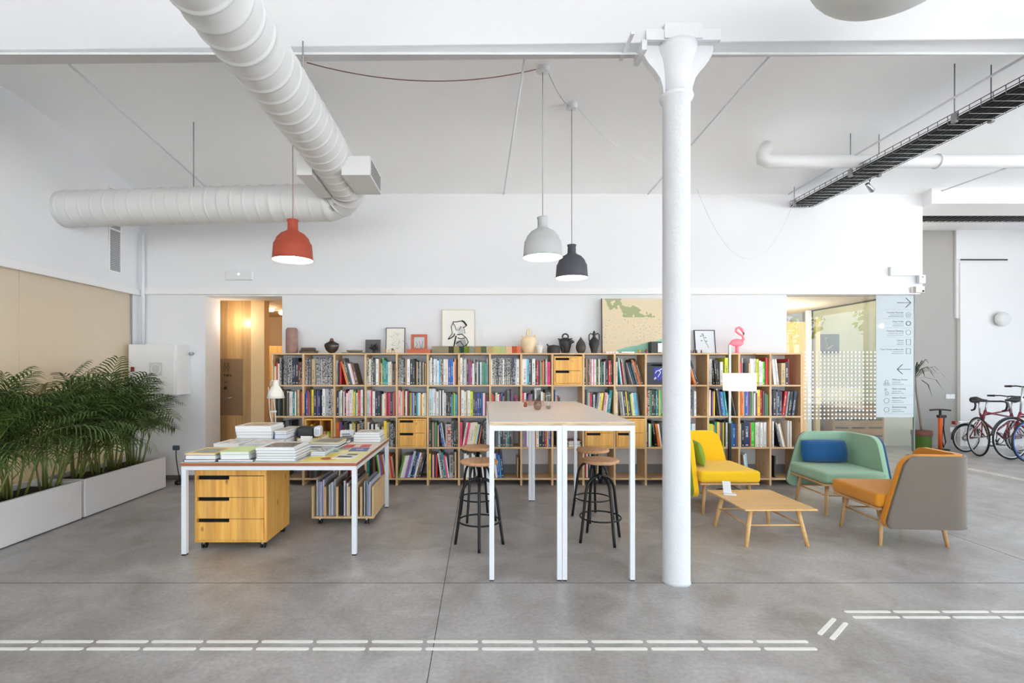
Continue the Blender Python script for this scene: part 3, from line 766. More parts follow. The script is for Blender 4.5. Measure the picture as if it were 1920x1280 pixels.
o = MB().lathe([(.0, .0), (.09, .004), (.108, .02), (.105, .03), (.0, .034)], 24).build('stone_disc', mat('disc_stone', (126, 112, 100), .7, var=.15, vscale=20), None, top(665)+Vector((0, 0, .0125))); o.scale = (1, .6, 1); tag(o, 'rough grey oval stone resting on the thin green slab', 'stone')
o = bx(-.1, .1, 0, .012, 0, .19).build('grey_tile', mat('slate', (92, 92, 92), .8), None, top(699, 6.78), rot=(-.06, 0, 0)); tag(o, 'square slate grey tile leaning on the wall on the bookcase', 'tile')
t = thing('black_flower_ornament', top(701, 6.62), 'black spiky flower shaped ornament in front of the slate tile', 'ornament')
fb = MB().lathe([(.02, 0), (.024, .006), (.012, .02), (.02, .04)], 14).sphere((0, 0, .075), .034)
bk = mat('black_ceramic', (30, 28, 28), .4)
fb.build('flower_core', bk, t)
pt = MB()
for i in range(14):
    a = i*2.4; e = -.5+1.6*i/14
    d_ = Vector((cos(a)*cos(e), sin(a)*cos(e), sin(e)))
    pt.tube([Vector((0, 0, .075))+d_*.02, Vector((0, 0, .075))+d_*.045, Vector((0, 0, .075))+d_*.068], [.015, .014, .003], 6)
pt.build('petal', bk, t)
def frame(name, x0, x1, y0, y1, Y, th, mfr, label, cat='framed print', lean=.08, depth=.02, paper=(238, 234, 224)):
    w = (x1-x0)*Y/F; h = (y1-y0)*Y/F/cos(lean)
    t = thing(name, (X_((x0+x1)/2, Y), Y, TZ), label, cat); t.rotation_euler = (-lean, 0, 0)
    MB().box(-w/2, -w/2+th, 0, depth, 0, h).box(w/2-th, w/2, 0, depth, 0, h).box(-w/2+th, w/2-th, 0, depth, 0, th).box(-w/2+th, w/2-th, 0, depth, h-th, h).build('frame', mfr, t)
    bx(-w/2+th, w/2-th, .006, depth-.004, th, h-th).build('paper', mat('paper_%s' % name[:4]+str(x0), paper, .7), t)
    return t, w, h
blk = mat('black_frame', (34, 32, 34), .4)
t, w, h = frame('framed_print', 723, 759, 615, 664, 6.76, .008, blk, 'black framed print of a spiky drawing on cream paper on the bookcase')
dr = MB(); r2 = random.Random(3)
for i in range(60):
    x = r2.uniform(-.06, .06); z = r2.uniform(.06, .3-abs(x)*.9); a = r2.uniform(0, pi); l = r2.uniform(.006, .016)
    dr.tube([(x, .003, z), (x+l*cos(a), .003, z+l*sin(a))], .0011, 4)
dr.box(-.055, -.025, .003, .005, .04, .07)
dr.build('drawing_print', mat('ink_line', (84, 78, 70), .7), t)
ow = mat('red_wood', (178, 84, 50), .5)
t = thing('block_display_frame', top(786, 6.66), 'orange-red wooden display frame standing on a flat base', 'display frame')
MB().box(-.157, .157, -.07, .07, 0, .05).build('base', ow, t, bevel=.002)
MB().box(-.105, -.073, -.03, .03, .05, .25).box(.073, .105, -.03, .03, .05, .25).box(-.073, .073, -.03, .03, .22, .25).box(-.073, .073, -.03, .03, .05, .07).build('upright_frame', ow, t, bevel=.002)
MB().tube([(-.06, 0, .07), (-.02, 0, .12), (-.04, 0, .15)], .003).tube([(.02, 0, .07), (.0, 0, .16)], .0025).tube([(.03, 0, .07), (.05, 0, .17)], .0025).build('wire_figure', mat('wire', (120, 110, 100), .4, .5), t)
t = thing('wire_sculpture', top(766, 6.62), 'thin wire piece beside the orange-red display frame', 'ornament')
MB().lathe([(.014, 0), (.016, .025), (.01, .03)], 12).tube([(0, 0, .03), (-.02, 0, .12), (-.08, 0, .17)], .0015, 5).build('wire', brz, t)
for i, xx in enumerate((720, 724, 729, 734.5, 739)):
    o = MB().lathe([(.009, 0), (.009, .012), (.005, .03+.006*(i % 2)), (.008, .044), (.001, .054)], 10).build('wood_peg', mat('peg', (206, 168, 126), .6), None, top(xx, 6.57))
    tag(o, 'tiny pale wooden peg figure in front of the black framed print', 'peg figure', 'peg figures on the bookcase')
t, w, h = frame('tall_framed_print', 828.5, 890.5, 581, 664, 6.8, .007, mat('oak_frame', (206, 184, 150), .5), 'tall pale wood frame with a black torso-like ink drawing on white', lean=.03)
def shade_piece(pts, col, nm, y=.003):
    m_ = MB(); m_.add([(a, y, b) for a, b in pts], [tuple(range(len(pts)))])
    return m_.build(nm, mat('ink_%s' % col, (col,)*3, .7), t, norm=False)
q = lambda a, b: ((a-859.5)*6.8/F, (664-b)*6.8/F)
ink_ = MB()
def stroke(P, r): ink_.tube([(q(a, b)[0], .003, q(a, b)[1]) for a, b in P], r, 5)
stroke([(849, 604), (856, 604), (866, 602), (872, 606), (874, 612), (868, 615)], .006)
stroke([(866, 602), (870, 604), (875, 611)], .012)
stroke([(850, 605), (846, 613), (848, 626), (840, 636), (841, 638)], .005)
stroke([(849, 605), (853, 612), (856, 620), (862, 618), (864, 612)], .004)
stroke([(841, 636), (846, 634), (851, 630), (852, 626)], .008)
stroke([(855, 630), (853, 640), (851, 650), (853, 664)], .01)
stroke([(857, 628), (866, 627), (874, 634), (878, 642), (872, 652)], .006)
stroke([(858, 634), (864, 636), (872, 634)], .007)
stroke([(855, 645), (863, 640), (870, 650), (876, 646)], .006)
stroke([(852, 655), (860, 650), (868, 656), (866, 664)], .008)
stroke([(870, 652), (874, 664)], .006)
stroke([(870, 615), (872, 626)], .003)
ink_.build('drawing_print', mat('ink', (28, 26, 26), .6), t)
shade_piece([q(857, 615), q(868, 612), q(870, 626), q(860, 630)], 200, 'grey_wash')
shade_piece([q(855, 640), q(872, 636), q(876, 650), q(856, 662)], 150, 'grey_wash', .0035)
# row of colour swatch blocks
cols = [(809.5, 841, (132, 124, 102)), (841, 851, (58, 62, 34)), (851, 861, (142, 132, 78)), (862.5, 870, (20, 62, 52)), (870, 880, (104, 116, 30)), (880, 888.5, (120, 130, 118)), (891, 901.5, (152, 122, 76)), (901.5, 912, (78, 92, 62)),
        (912.5, 924, (172, 150, 108)), (924, 937.5, (176, 178, 112)), (937.5, 948.5, (164, 178, 120)), (948.5, 960, (206, 170, 138)), (960, 969, (172, 72, 40)), (969, 977, (196, 104, 66))]
cn = ['grey-olive', 'dark olive', 'mustard olive', 'bottle green', 'moss green', 'sage grey', 'ochre', 'forest green', 'sand', 'pale lime', 'pistachio', 'peach', 'rust', 'orange clay']
for i, (a, b, c) in enumerate(cols):
    x0, x1 = X_(a, 6.6), X_(b, 6.6)
    o = bx(0, x1-x0-.001, 0, .09, 0, .092).build('colour_block', [mat('swatch_%d' % i, c, .8)], None, (x0, 6.6, TZ+.0005))
    tag(o, '%s coloured block in the row of swatch blocks under the tall frame' % cn[i], 'block', 'colour blocks on the bookcase')
# jugs
def spout(mb, p0, p1, r0, r1): mb.tube([p0, (Vector(p0)+Vector(p1))/2+Vector((0, 0, -.004)), p1], [r0, (r0+r1)/2, r1], 10)
crm = mat('cream_clay', (226, 204, 166), .7, var=.05, vscale=10)
t = thing('cream_jug', top(991, 6.66), 'big cream clay water jug with a ring handle on the bookcase', 'jug')
MB().lathe([(.06, 0), (.075, .01), (.09, .07), (.104, .14), (.1, .185), (.07, .215), (.03, .225), (.001, .228)], 32).build('jug_body', crm, t)
MB().tube([(0, .035*cos(a*pi/10), .275+.055*sin(a*pi/10)-.0) if False else (.018*cos(a*pi/10), 0, .268+.05*sin(a*pi/10)) for a in range(20)], .011, 8, closed=True).build('handle', crm, t)
m_ = MB(); spout(m_, (.06, 0, .2), (.095, 0, .25), .016, .012); spout(m_, (-.06, 0, .2), (-.088, 0, .235), .014, .011); m_.build('spout', crm, t)
wc = mat('white_clay', (236, 234, 230), .6)
t = thing('white_jug', top(1012, 6.6), 'small white clay jug beside the big cream jug', 'jug')
MB().lathe([(.022, 0), (.03, .01), (.042, .07), (.043, .09), (.02, .105), (.001, .108)], 24).build('jug_body', wc, t)
MB().tube([(.012*cos(a*pi/7), 0, .122+.018*sin(a*pi/7)) for a in range(14)], .005, 6, closed=True).build('handle', wc, t)
m_ = MB(); spout(m_, (.03, 0, .09), (.052, 0, .112), .009, .007); spout(m_, (-.03, 0, .09), (-.05, 0, .11), .008, .006); m_.build('spout', wc, t)
bkc = mat('black_clay', (44, 42, 42), .55, var=.1, vscale=12)
t = thing('squat_black_jug', top(1038, 6.6), 'squat black clay jug with a side loop handle on the bookcase', 'jug')
MB().lathe([(.08, 0), (.085, .01), (.083, .08), (.07, .1), (.001, .112)], 28).build('jug_body', bkc, t)
MB().tube([(.07, 0, .085), (.1, 0, .09), (.12, 0, .06), (.118, 0, .02), (.11, 0, .005)], .011, 8).build('handle', bkc, t)
m_ = MB(); spout(m_, (-.06, 0, .09), (-.088, 0, .122), .014, .009); m_.build('spout', bkc, t)
t = thing('spiked_black_jug', top(1060, 6.7), 'round black clay jug covered in small knobs with a top ring handle', 'jug')
MB().lathe([(.045, 0), (.05, .01), (.075, .1), (.084, .15), (.07, .19), (.03, .21), (.001, .212)], 28).build('jug_body', bkc, t)
MB().tube([(.038*cos(a*pi/10), 0, .222+.038*sin(a*pi/10)) for a in range(-1, 12)], .01, 8).build('handle', bkc, t)
m_ = MB()
for i in range(10):
    a = i*2*pi/10; z = .165+.02*(i % 2); m_.tube([(.07*cos(a), .07*sin(a), z), (.1*cos(a), .1*sin(a), z+.012)], [.012, .006], 6)
m_.tube([(.07, 0, .14), (.115, 0, .158)], [.016, .012], 8).build('knob', bkc, t)
t = tag(MB().lathe([(.03, 0), (.04, .004), (.062, .05), (.066, .09), (.052, .14), (.024, .18), (.009, .2), (.004, .215)], 28).build('teardrop_vase', mat('dark_fired_clay', (66, 58, 52), .5, var=.2, vscale=8), None, top(1089, 6.62)), 'dark teardrop shaped clay vase standing between two black jugs', 'vase')
t = thing('two_handled_jug', top(1114, 6.62), 'black clay jug with a slim neck and two loop handles beside the map painting', 'jug')
MB().lathe([(.045, 0), (.038, .012), (.045, .05), (.068, .12), (.066, .16), (.035, .195), (.018, .215), (.017, .25), (.02, .262), (.012, .285), (.001, .3)], 28).build('jug_body', bkc, t)
for s_ in (-1, 1):
    MB().tube([(s_*.018, 0, .245), (s_*.045, 0, .262), (s_*.066, 0, .24), (s_*.066, 0, .18), (s_*.06, 0, .155)], .008, 8).build('handle', bkc, t)
# map painting
def mapmat():
    m, nt, b = newmat('map_painting'); b.inputs['Roughness'].default_value = .6
    tc = N(nt, 'ShaderNodeTexCoord'); sx = N(nt, 'ShaderNodeSeparateXYZ'); nt.links.new(tc.outputs['Generated'], sx.inputs[0])
    n1 = N(nt, 'ShaderNodeTexNoise'); n1.inputs['Scale'].default_value = 5; n1.inputs['Detail'].default_value = 6
    n2 = N(nt, 'ShaderNodeTexNoise'); n2.inputs['Scale'].default_value = 42; n2.inputs['Detail'].default_value = 3
    for n in (n1, n2): nt.links.new(tc.outputs['Generated'], n.inputs['Vector'])
    def Mt(op, a, b_=None):
        n = N(nt, 'ShaderNodeMath', operation=op)
        for i, v in enumerate((a, b_)):
            if v is None: continue
            if isinstance(v, (int, float)): n.inputs[i].default_value = v
            else: nt.links.new(v, n.inputs[i])
        return n.outputs[0]
    def mixc(f, a, c):
        x = N(nt, 'ShaderNodeMix', data_type='RGBA'); nt.links.new(f, x.inputs['Factor'])
        if isinstance(a, tuple): x.inputs['A'].default_value = a
        else: nt.links.new(a, x.inputs['A'])
        x.inputs['B'].default_value = c
        return x.outputs['Result']
    c0 = mixc(n1.outputs['Fac'], lin((204, 196, 164)), lin((222, 196, 164)))
    sp = Mt('GREATER_THAN', n2.outputs['Fac'], .62)
    mid = Mt('MULTIPLY', Mt('LESS_THAN', sx.outputs['Z'], .66), Mt('GREATER_THAN', sx.outputs['Z'], .2))
    c1 = mixc(Mt('MULTIPLY', Mt('MULTIPLY', sp, mid), .55), c0, lin((120, 96, 84)))
    gz = Mt('SUBTRACT', 1.55, Mt('ADD', sx.outputs['Z'], Mt('MULTIPLY', sx.outputs['X'], .75)))
    gb = Mt('LESS_THAN', Mt('ABSOLUTE', Mt('ADD', Mt('SUBTRACT', gz, .45), Mt('MULTIPLY', Mt('SUBTRACT', n1.outputs['Fac'], .5), 1.2))), .1)
    gb = Mt('MULTIPLY', gb, Mt('GREATER_THAN', sx.outputs['Z'], .66))
    c2 = mixc(Mt('MULTIPLY', gb, .8), c1, lin((130, 146, 96)))
    wz = Mt('ADD', Mt('MULTIPLY', sx.outputs['X'], .28), Mt('MULTIPLY', Mt('SUBTRACT', n1.outputs['Fac'], .5), .12))
    wm = Mt('MULTIPLY', Mt('LESS_THAN', sx.outputs['Z'], wz), Mt('GREATER_THAN', sx.outputs['X'], .22))
    c3 = mixc(wm, c2, lin((134, 190, 172)))
    nt.links.new(c3, b.inputs['Base Color'])
    return m
t = thing('map_painting', (X_(1130, 6.74), 6.74, TZ), 'large square map painting in beige, green and turquoise leaning behind the column', 'painting'); t.rotation_euler = (-.04, 0, 0)
bx(0, .87, 0, .03, 0, .735).build('canvas', mapmat(), t, (0, 0, 0)); bx(-.006, 0, -.002, .034, 0, .74).build('canvas_edge', blk, t)
o = MB().box(0, .13, 0, .13, 0, .15).build('black_box', [black], None, (X_(1221.5, 6.56), 6.56, TZ)); tag(o, 'black box standing against the map painting beside the column', 'box')
o = MB().box(0, .12, 0, .005, 0, .12).build('white_card', [white_paint], None, (X_(1221.5, 6.55)+.085, 6.553, TZ+.012)); tag(o, 'white card leaning on the black box beside the column', 'card')
for i, (a, b) in enumerate(((1136, 1160), (1166, 1190))):
    t = thing('domino_row', (X_(a, 6.56), 6.56, TZ), ('row of white tiles below the map painting, nearer the jugs', 'row of white tiles below the map painting, nearer the column')[i], 'tile row')
    for k in range(4): MB().box(k*.042, k*.042+.037, 0, .02, 0, .022).build('tile', wc, t)
for i, (a, c) in enumerate(((1199, (196, 150, 60)), (1212, (150, 60, 60)))):
    o = MB().sphere((0, 0, .018), .016, sc=(1, 1, 1)).sphere((.0, 0, .042), .011).tube([(-.02, 0, .03), (.02, 0, .03)], .006, 6).build('small_toy', mat('toy%d' % i, c, .5), None, top(a, 6.56)); tag(o, ('tiny yellow-brown toy', 'tiny dark red toy')[i]+' standing in front of the map painting', 'toy')
t, w, h = frame('botanical_print', 1304, 1343, 615, 660, 6.78, .01, blk, 'black framed white print of a thin plant beyond the column', lean=.14, paper=(226, 230, 236))
m_ = MB().tube([(-.02, .003, .27), (-.01, .003, .2), (.03, .003, .12), (.045, .003, .08)], .0025, 5)
for i, (a, b) in enumerate(((-.05, .24), (-.02, .25), (.01, .22), (-.045, .18), (.02, .17), (-.03, .27))):
    m_.sphere((a, .003, b), .01, 8, 6, sc=(1.3, .1, .7))
m_.build('drawing_print', mat('sprig', (96, 128, 112), .7), t)
for i, a in enumerate((1295, 1300, 1306, 1315)):
    o = MB().sphere((0, 0, .014), .012).sphere((0, 0, .034), .009).build('tiny_figurine', mat('fig%d' % (i % 2), ((96, 84, 66), (128, 66, 54))[i % 2], .6), None, top(a, 6.55)); tag(o, 'tiny dark figurine in the row beside the plant print', 'figurine', 'tiny figurines on the bookcase')
# flamingo lamp
pk = mat('flamingo_pink', (244, 120, 138), .4, emit=.12)
t = thing('flamingo_lamp', top(1382, 6.64), 'pink flamingo lamp with a curled neck on top of the bookcase', 'lamp')
def rot2(P): return P
MB().tube([(.0, 0, 0), (.0, 0, .11)], .022, 10).build('leg', pk, t)
bd = MB(); bd.sphere((0, 0, .14), .07, 20, 12, sc=(1.25, .35, .75)); bd.tube([(-.06, 0, .14), (-.11, 0, .11)], [.03, .005], 8); bd.build('body', pk, t)
MB().tube([(.05, 0, .15), (.085, 0, .19), (.07, 0, .23), (.02, 0, .26), (-.015, 0, .29), (-.01, 0, .325), (.025, 0, .34), (.06, 0, .315), (.08, 0, .275)], [.022, .018, .014, .014, .014, .015, .017, .019, .012], 10).build('neck', pk, t)
MB().tube([(.08, 0, .28), (.088, 0, .255), (.084, 0, .235)], [.011, .009, .003], 8).build('beak', mat('dark_beak', (70, 40, 44), .5), t)
MB().lathe([(.04, 0), (.04, .008), (.02, .012)], 16).build('base', pk, t)
# hand-held camera-like black gadgets replaced by nothing; shelf clutter in the second row
t = thing('pink_paper_ornament', (X_(985, 6.55), 6.55, ROWZ[2]+.001), 'magenta and pale folded paper piece in the bookcase behind the glasses', 'ornament')
MB().box(-.07, -.055, 0, .02, 0, .3, mtx=Matrix.Rotation(-.35, 4, 'Y')).build('magenta_strip', bookmat('p'), t, (.03, 0, 0))
# wall socket seen through the bookcase
o = MB().box(-.05, .05, -.01, 0, -.04, .04).lathe([(.025, 0), (.022, .004)], 18, mtx=Matrix.Translation((0, -.01, 0)) @ Matrix.Rotation(pi/2, 4, 'X')).build('wall_socket', white_metal, None, (X_(1240, WY), WY-.001, Z_(851, WY)), bevel=.004); tag(o, 'white wall socket seen through an empty compartment by the column', 'socket')
# ---------------------------------------------------------------- book table
DX0, DX1, DY0, DY1, DZ = -2.415, -1.0, 4.06, 5.5, .748
dk = thing('book_table', ((DX0+DX1)/2, (DY0+DY1)/2, 0), 'low white framed table with a brown edged top covered in books', 'table')
cx, cy = (DX0+DX1)/2, (DY0+DY1)/2; hw, hd = (DX1-DX0)/2, (DY1-DY0)/2
MB().box(-hw, hw, -hd, hd, DZ-.028, DZ-.003, 0).box(-hw, hw, -hd, hd, DZ-.003, DZ, 1).build('table_top', [mat('brown_edge', (150, 86, 46), .5), mat('pale_top', (226, 220, 206), .4)], dk)
def tframe(par, hw, hd, z1, t, th, nm='frame'):
    MB().box(-hw, hw, -hd, -hd+th, z1-t, z1).box(-hw, hw, hd-th, hd, z1-t, z1).box(-hw, -hw+th, -hd+th, hd-th, z1-t, z1).box(hw-th, hw, -hd+th, hd-th, z1-t, z1).build(nm, white_metal, par, bevel=.001)
    for sx in (-1, 1):
        for sy in (-1, 1):
            xa = sx*hw if sx < 0 else hw-th; ya = sy*hd if sy < 0 else hd-th
            l = bx(xa, xa+th, ya, ya+th, .012, z1-t).build('leg', white_metal, par, bevel=.001)
            bx(xa+.002, xa+th-.002, ya+.002, ya+th-.002, 0, .012).build('foot_cap', black, l)
tframe(dk, hw-.005, hd-.005, DZ-.028, .034, .038)
# pedestal
pd = thing('drawer_pedestal', (-2.38, 4.19, 0), 'pine drawer pedestal on casters under the book table', 'drawer unit')
hp = honey('Z')
MB().box(0, .02, .012, .52, .06, .684).box(.575, .595, .012, .52, .06, .684).box(.02, .575, .012, .52, .06, .08).box(.02, .575, .012, .52, .67, .684).box(.02, .575, .5, .52, .08, .67).build('carcass', hp, pd, bevel=.002)
bx(.02, .575, .012, .03, .615, .667).build('top_rail', honey('Z'), pd)
bx(.02, .575, .04, .05, .08, .615).build('drawer_shade', dark, pd)  # black sheet that paints in the shade inside the pedestal
for k in range(3):
    z0 = .083+k*.177; h = .173
    MB().prism([(.021, z0), (.574, z0), (.574, z0+h), (.29, z0+h), (.29, z0+h-.028), (.021, z0+h-.028)], .004, .022).build('drawer_front', honey('Z'), pd, bevel=.001)
def caster(par, x, y, r=.027):
    c = MB().box(x-.012, x+.012, y-.02, y+.02, r*1.3, .062).build('caster', chrome, par)
    for s_ in (-1, 1):
        MB().lathe([(r*.6, -.006), (r, -.005), (r, .005), (r*.6, .006)], 18, mtx=Matrix.Translation((x+s_*.012, y, r)) @ Matrix.Rotation(pi/2, 4, 'Y')).build('wheel', black, c)
for x, y in ((.06, .06), (.55, .06), (.06, .47), (.55, .47)): caster(pd, x, y)
# rolling rack
rk = thing('rolling_rack', (-1.63, 4.86, 0), 'pine rolling rack with dividers holding folders under the book table', 'rack')
RW = .594; rp = wood('rack_pine', (214, 184, 140), (190, 156, 108), 'Z', 1., .55)
MB().box(0, RW, 0, .56, .063, .083).build('rack_base', rp, rk, bevel=.001)
for i in range(6):
    x = i*(RW-.018)/5
    MB().box(x, x+.018, 0 if i in (0, 5) else .01, .56, .083, .372 if i in (0, 5) else .365).build('divider', rp, rk, bevel=.001)
for x, y in ((.07, .05), (.52, .05), (.07, .5), (.52, .5)): caster(rk, x, y, .03)
fol = []
r3 = random.Random(11)
pal = [[(176, 180, 196), (150, 156, 176), (190, 190, 206), (160, 164, 186), (172, 168, 196), (184, 184, 200)], [(160, 164, 178), (186, 188, 198), (150, 152, 168), (200, 200, 206), (146, 150, 166), (176, 172, 176)],
       [(24, 24, 28), (34, 34, 40), (28, 28, 30), (196, 196, 204), (96, 30, 34), (210, 206, 210)], [(70, 70, 74), (40, 40, 44), (190, 190, 190), (120, 116, 112), (206, 180, 140)], [(196, 200, 204), (30, 34, 44), (130, 140, 160), (150, 158, 178), (176, 176, 192), (206, 200, 214)]]
pn = ['first', 'second', 'third', 'fourth', 'fifth']
for i in range(5):
    xa = i*(RW-.018)/5+.018+.012+r3.uniform(0, .01); k = 0
    for c in pal[i]:
        w_ = r3.uniform(.007, .014)
        if xa+w_ > (i+1)*(RW-.018)/5-.002: break
        k += 1
        h_ = r3.uniform(.29, .345); y_ = r3.uniform(.02, .05)
        nm = 'fold_%d_%d_%d' % c
        o = MB().box(0, w_*.2, 0, .46, 0, h_, 0).box(w_*.8, w_, 0, .46, 0, h_, 0).box(w_*.2, w_*.8, .004, .456, 0, h_-.004, 1).box(w_*.2, w_*.8, 0, .004, 0, h_, 0).build('folder', [mat(nm, c, .5), mat('folder_paper', (206, 204, 206), .8)], None, (-1.63+xa, 4.86+y_, .0835), norm=False)
        b_ = sum(c)/3; cn_ = 'black' if b_ < 60 else ('dark red' if c[0] > 80 and c[1] < 50 else ('bluish grey' if b_ < 180 else 'pale'))
        tag(o, '%s folder, %s in the %s bay of the rolling rack counted from the pedestal' % (cn_, pn[k-1] if k < 6 else 'sixth', pn[i]), 'folder', 'folders in the rolling rack')
        xa += w_+.0015
# things on the book table
def photo(name, c1, c2, sc):
    if name in MATS: return MATS[name]
    m, nt, b = newmat(name); tc = N(nt, 'ShaderNodeTexCoord'); n = N(nt, 'ShaderNodeTexNoise'); n.inputs['Scale'].default_value = sc; n.inputs['Detail'].default_value = 4
    nt.links.new(tc.outputs['Generated'], n.inputs['Vector']); r = N(nt, 'ShaderNodeValToRGB')
    r.color_ramp.elements[0].position = .42; r.color_ramp.elements[1].position = .58; r.color_ramp.elements[0].color = lin(c1); r.color_ramp.elements[1].color = lin(c2)
    nt.links.new(n.outputs['Fac'], r.inputs['Fac']); nt.links.new(r.outputs[0], b.inputs['Base Color']); b.inputs['Roughness'].default_value = .35
    MATS[name] = m; return m
page_w = mat('white_pages', (232, 232, 232), .7)
cnt = {}
def pile(x0, x1, Y, d, specs, where, z=DZ, rz=0.):
    # specs bottom to top: (thickness, colour, shrink, picture?)
    n = len(specs); zz = z+.0005; w = x1-x0
    for i, sp in enumerate(specs):
        t_, c, ds = sp[:3]; ww = w*(1-ds); dd = d*(1-ds*.5)
        if len(sp) == 3 and sum(c) > 600: c = rnd.choice(((236, 236, 236), (196, 196, 194), (206, 198, 188), (150, 152, 158), (226, 222, 218)))
        cm = mat('tb_%d_%d_%d' % c, c, .4)
        mb = MB().box(-ww/2, ww/2, 0, dd, 0, .0025).box(-ww/2, ww/2, 0, dd, t_-.0025, t_).box(-ww/2, -ww/2+.004, 0, dd, .0025, t_-.0025).box(-ww/2+.004, ww/2-.006, .007, dd-.006, .0025, t_-.0025, 1)
        o = mb.build('table_book', [cm, page_w], None, ((x0+x1)/2+rnd.uniform(-.006, .006), Y+rnd.uniform(-.004, .006), zz), rot=(0, 0, rz+radians(rnd.uniform(-2, 2))), norm=False)
        if len(sp) > 3:
            bx(-ww*.36, ww*.4, dd*.12, dd*.8, t_, t_+.0006).build('cover_picture', photo(*sp[3]), o)
        pos = ('alone' if n == 1 else ('topmost' if i == n-1 else ('lowest' if i == 0 else ORD[i+1]+' from the bottom')))
        b_ = sum(c)/3; cn_ = sp[4] if len(sp) > 4 else ('white' if b_ > 200 else ('black' if b_ < 60 else 'grey'))
        lab = '%s book, %s of the pile %s' % (cn_, pos, where) if n > 1 else '%s book lying %s' % (cn_, where)
        tag(o, lab, 'book', 'books on the white framed table'); zz += t_+.0004
    return zz
Wt = (236, 236, 236); Nv = (44, 50, 74); Gy = (150, 150, 148)
pile(-2.392, -2.137, 4.075, .34, [(.021, Nv, 0, ('pa', (200, 200, 200), (160, 160, 160), 2), 'navy'), (.036, (118, 118, 122), .02), (.012, (232, 196, 110), .06, ('pb', (150, 160, 150), (110, 120, 116), 30), 'yellow')], 'on the table corner over the pedestal')
pile(-2.132, -1.845, 4.075, .34, [(.021, (48, 50, 66), 0, ('pc', (190, 190, 190), (150, 150, 150), 3), 'dark blue'), (.04, (190, 188, 180), .2), (.022, (188, 216, 150), .2, ('pd', (188, 218, 150), (180, 210, 142), 2), 'pale green')], 'with the pale green cover')
pile(-1.825, -1.50, 4.085, .36, [(.010, Gy, -.06, ('pe', (226, 226, 226), (150, 150, 150), 4), 'thin grey'), (.014, (216, 200, 200), .02), (.022, Wt, .0), (.02, Wt, .03), (.026, (228, 228, 228), .0), (.02, Wt, .03, ('pf', (62, 48, 40), (150, 140, 126), 7), 'white photo-covered')], 'with the brown photo cover')
pile(-1.46, -1.33, 4.32, .3, [(.012, (160, 196, 214), 0, ('pg0', (220, 228, 230), (170, 200, 210), 4), 'light blue'), (.016, Wt, .04), (.012, (196, 214, 224), .1, ('pg', (226, 226, 220), (90, 84, 80), 5), 'pale blue')], 'of light blue covers mid-table', rz=.0)
pile(-2.37, -2.13, 4.46, .3, [(.03, Wt, 0), (.03, (210, 210, 210), .02), (.03, Wt, .04, ('ph', (220, 216, 210), (180, 174, 168), 3), 'white')], 'behind the yellow-topped corner pile')
pile(-2.10, -1.84, 4.46, .3, [(.03, Wt, 0), (.03, Wt, .02), (.028, (226, 224, 220), .04, ('pi', (226, 214, 206), (200, 190, 184), 3), 'off-white')], 'behind the pale green one')
pile(-2.33, -1.99, 4.8, .34, [(.034, (200, 200, 200), .0), (.03, Wt, .0), (.03, Wt, .0), (.028, Wt, .02), (.028, (226, 226, 226), .0), (.03, Wt, .0), (.026, (230, 230, 232), .01, ('pj', (150, 116, 84), (206, 190, 170), 4), 'white brown-topped')], 'tallest on the table')
pile(-1.985, -1.865, 4.84, .4, [(.078, (216, 216, 216), 0), (.045, (60, 84, 160), 0, ('pk0', (60, 84, 160), (60, 84, 160), 2), 'blue'), (.02, (180, 186, 196), .05), (.016, (226, 226, 226), .05)], 'beside the tallest pile')
pile(-1.31, -1.03, 5.18, .28, [(.026, Wt, 0), (.024, (230, 230, 232), .0), (.03, Wt, .02), (.016, (236, 234, 232), .1, ('pl', (226, 224, 222), (180, 170, 166), 3), 'white')], 'at the back corner of the table')
pile(-1.62, -1.33, 4.72, .3, [(.022, (26, 26, 28), 0), (.026, (24, 24, 26), .01), (.014, (206, 190, 120), .04, ('pm', (110, 106, 104), (160, 156, 150), 8), 'yellow-edged')], 'of black slipcases mid-table')
pile(-1.56, -1.335, 5.05, .3, [(.03, (74, 70, 70), 0)], 'between the black slipcases and the back corner pile')
pile(-1.835, -1.6, 5.04, .3, [(.03, Wt, 0), (.03, (220, 180, 90), .02)], 'behind the white card stand')
def sheet(x0, x1, y0, y1, c, lab, z=DZ+.0008, rz=0., pic=None, th=.0012, nm='magazine', cat='magazine'):
    o = bx(-(x1-x0)/2, (x1-x0)/2, -(y1-y0)/2, (y1-y0)/2, 0, th).build(nm, mat('sh_%d_%d_%d' % c, c, .4), None, ((x0+x1)/2, (y0+y1)/2, z), rot=(0, 0, rz))
    if pic:
        for (a, b, c_, d_, cc) in pic:
            bx(a, b, c_, d_, th, th+.0005).build('printed_patch', mat('pp_%d_%d_%d' % cc, cc, .5), o)
    tag(o, lab, cat); return o
sheet(-1.62, -1.02, 4.1, 4.66, (236, 226, 150), 'large pale yellow sheet spread under the magazines on the table', nm='paper_sheet', cat='paper')
z1 = DZ+.0026
o = sheet(-1.46, -1.2, 4.14, 4.5, (232, 206, 76), 'yellow poster with a red oval near the table front', z1, .04, nm='poster', cat='poster')
MB().lathe([(.055, .0012), (.055, .0018)], 24, mtx=Matrix.Translation((.04, -.1, 0))).build('red_oval', mat('red_print', (166, 52, 46), .5), o)
sheet(-1.64, -1.47, 4.1, 4.36, (222, 214, 212), 'pale pink leaflet at the front edge of the table', z1, -.12, nm='leaflet', cat='leaflet')
sheet(-1.24, -1.06, 4.2, 4.46, (226, 224, 216), 'open newspaper with black type near the table corner', z1+.0018, -.1, [(-.06, .06, -.08, -.02, (50, 48, 46)), (-.02, .07, .03, .09, (70, 84, 62))], .006, 'newspaper', 'newspaper')
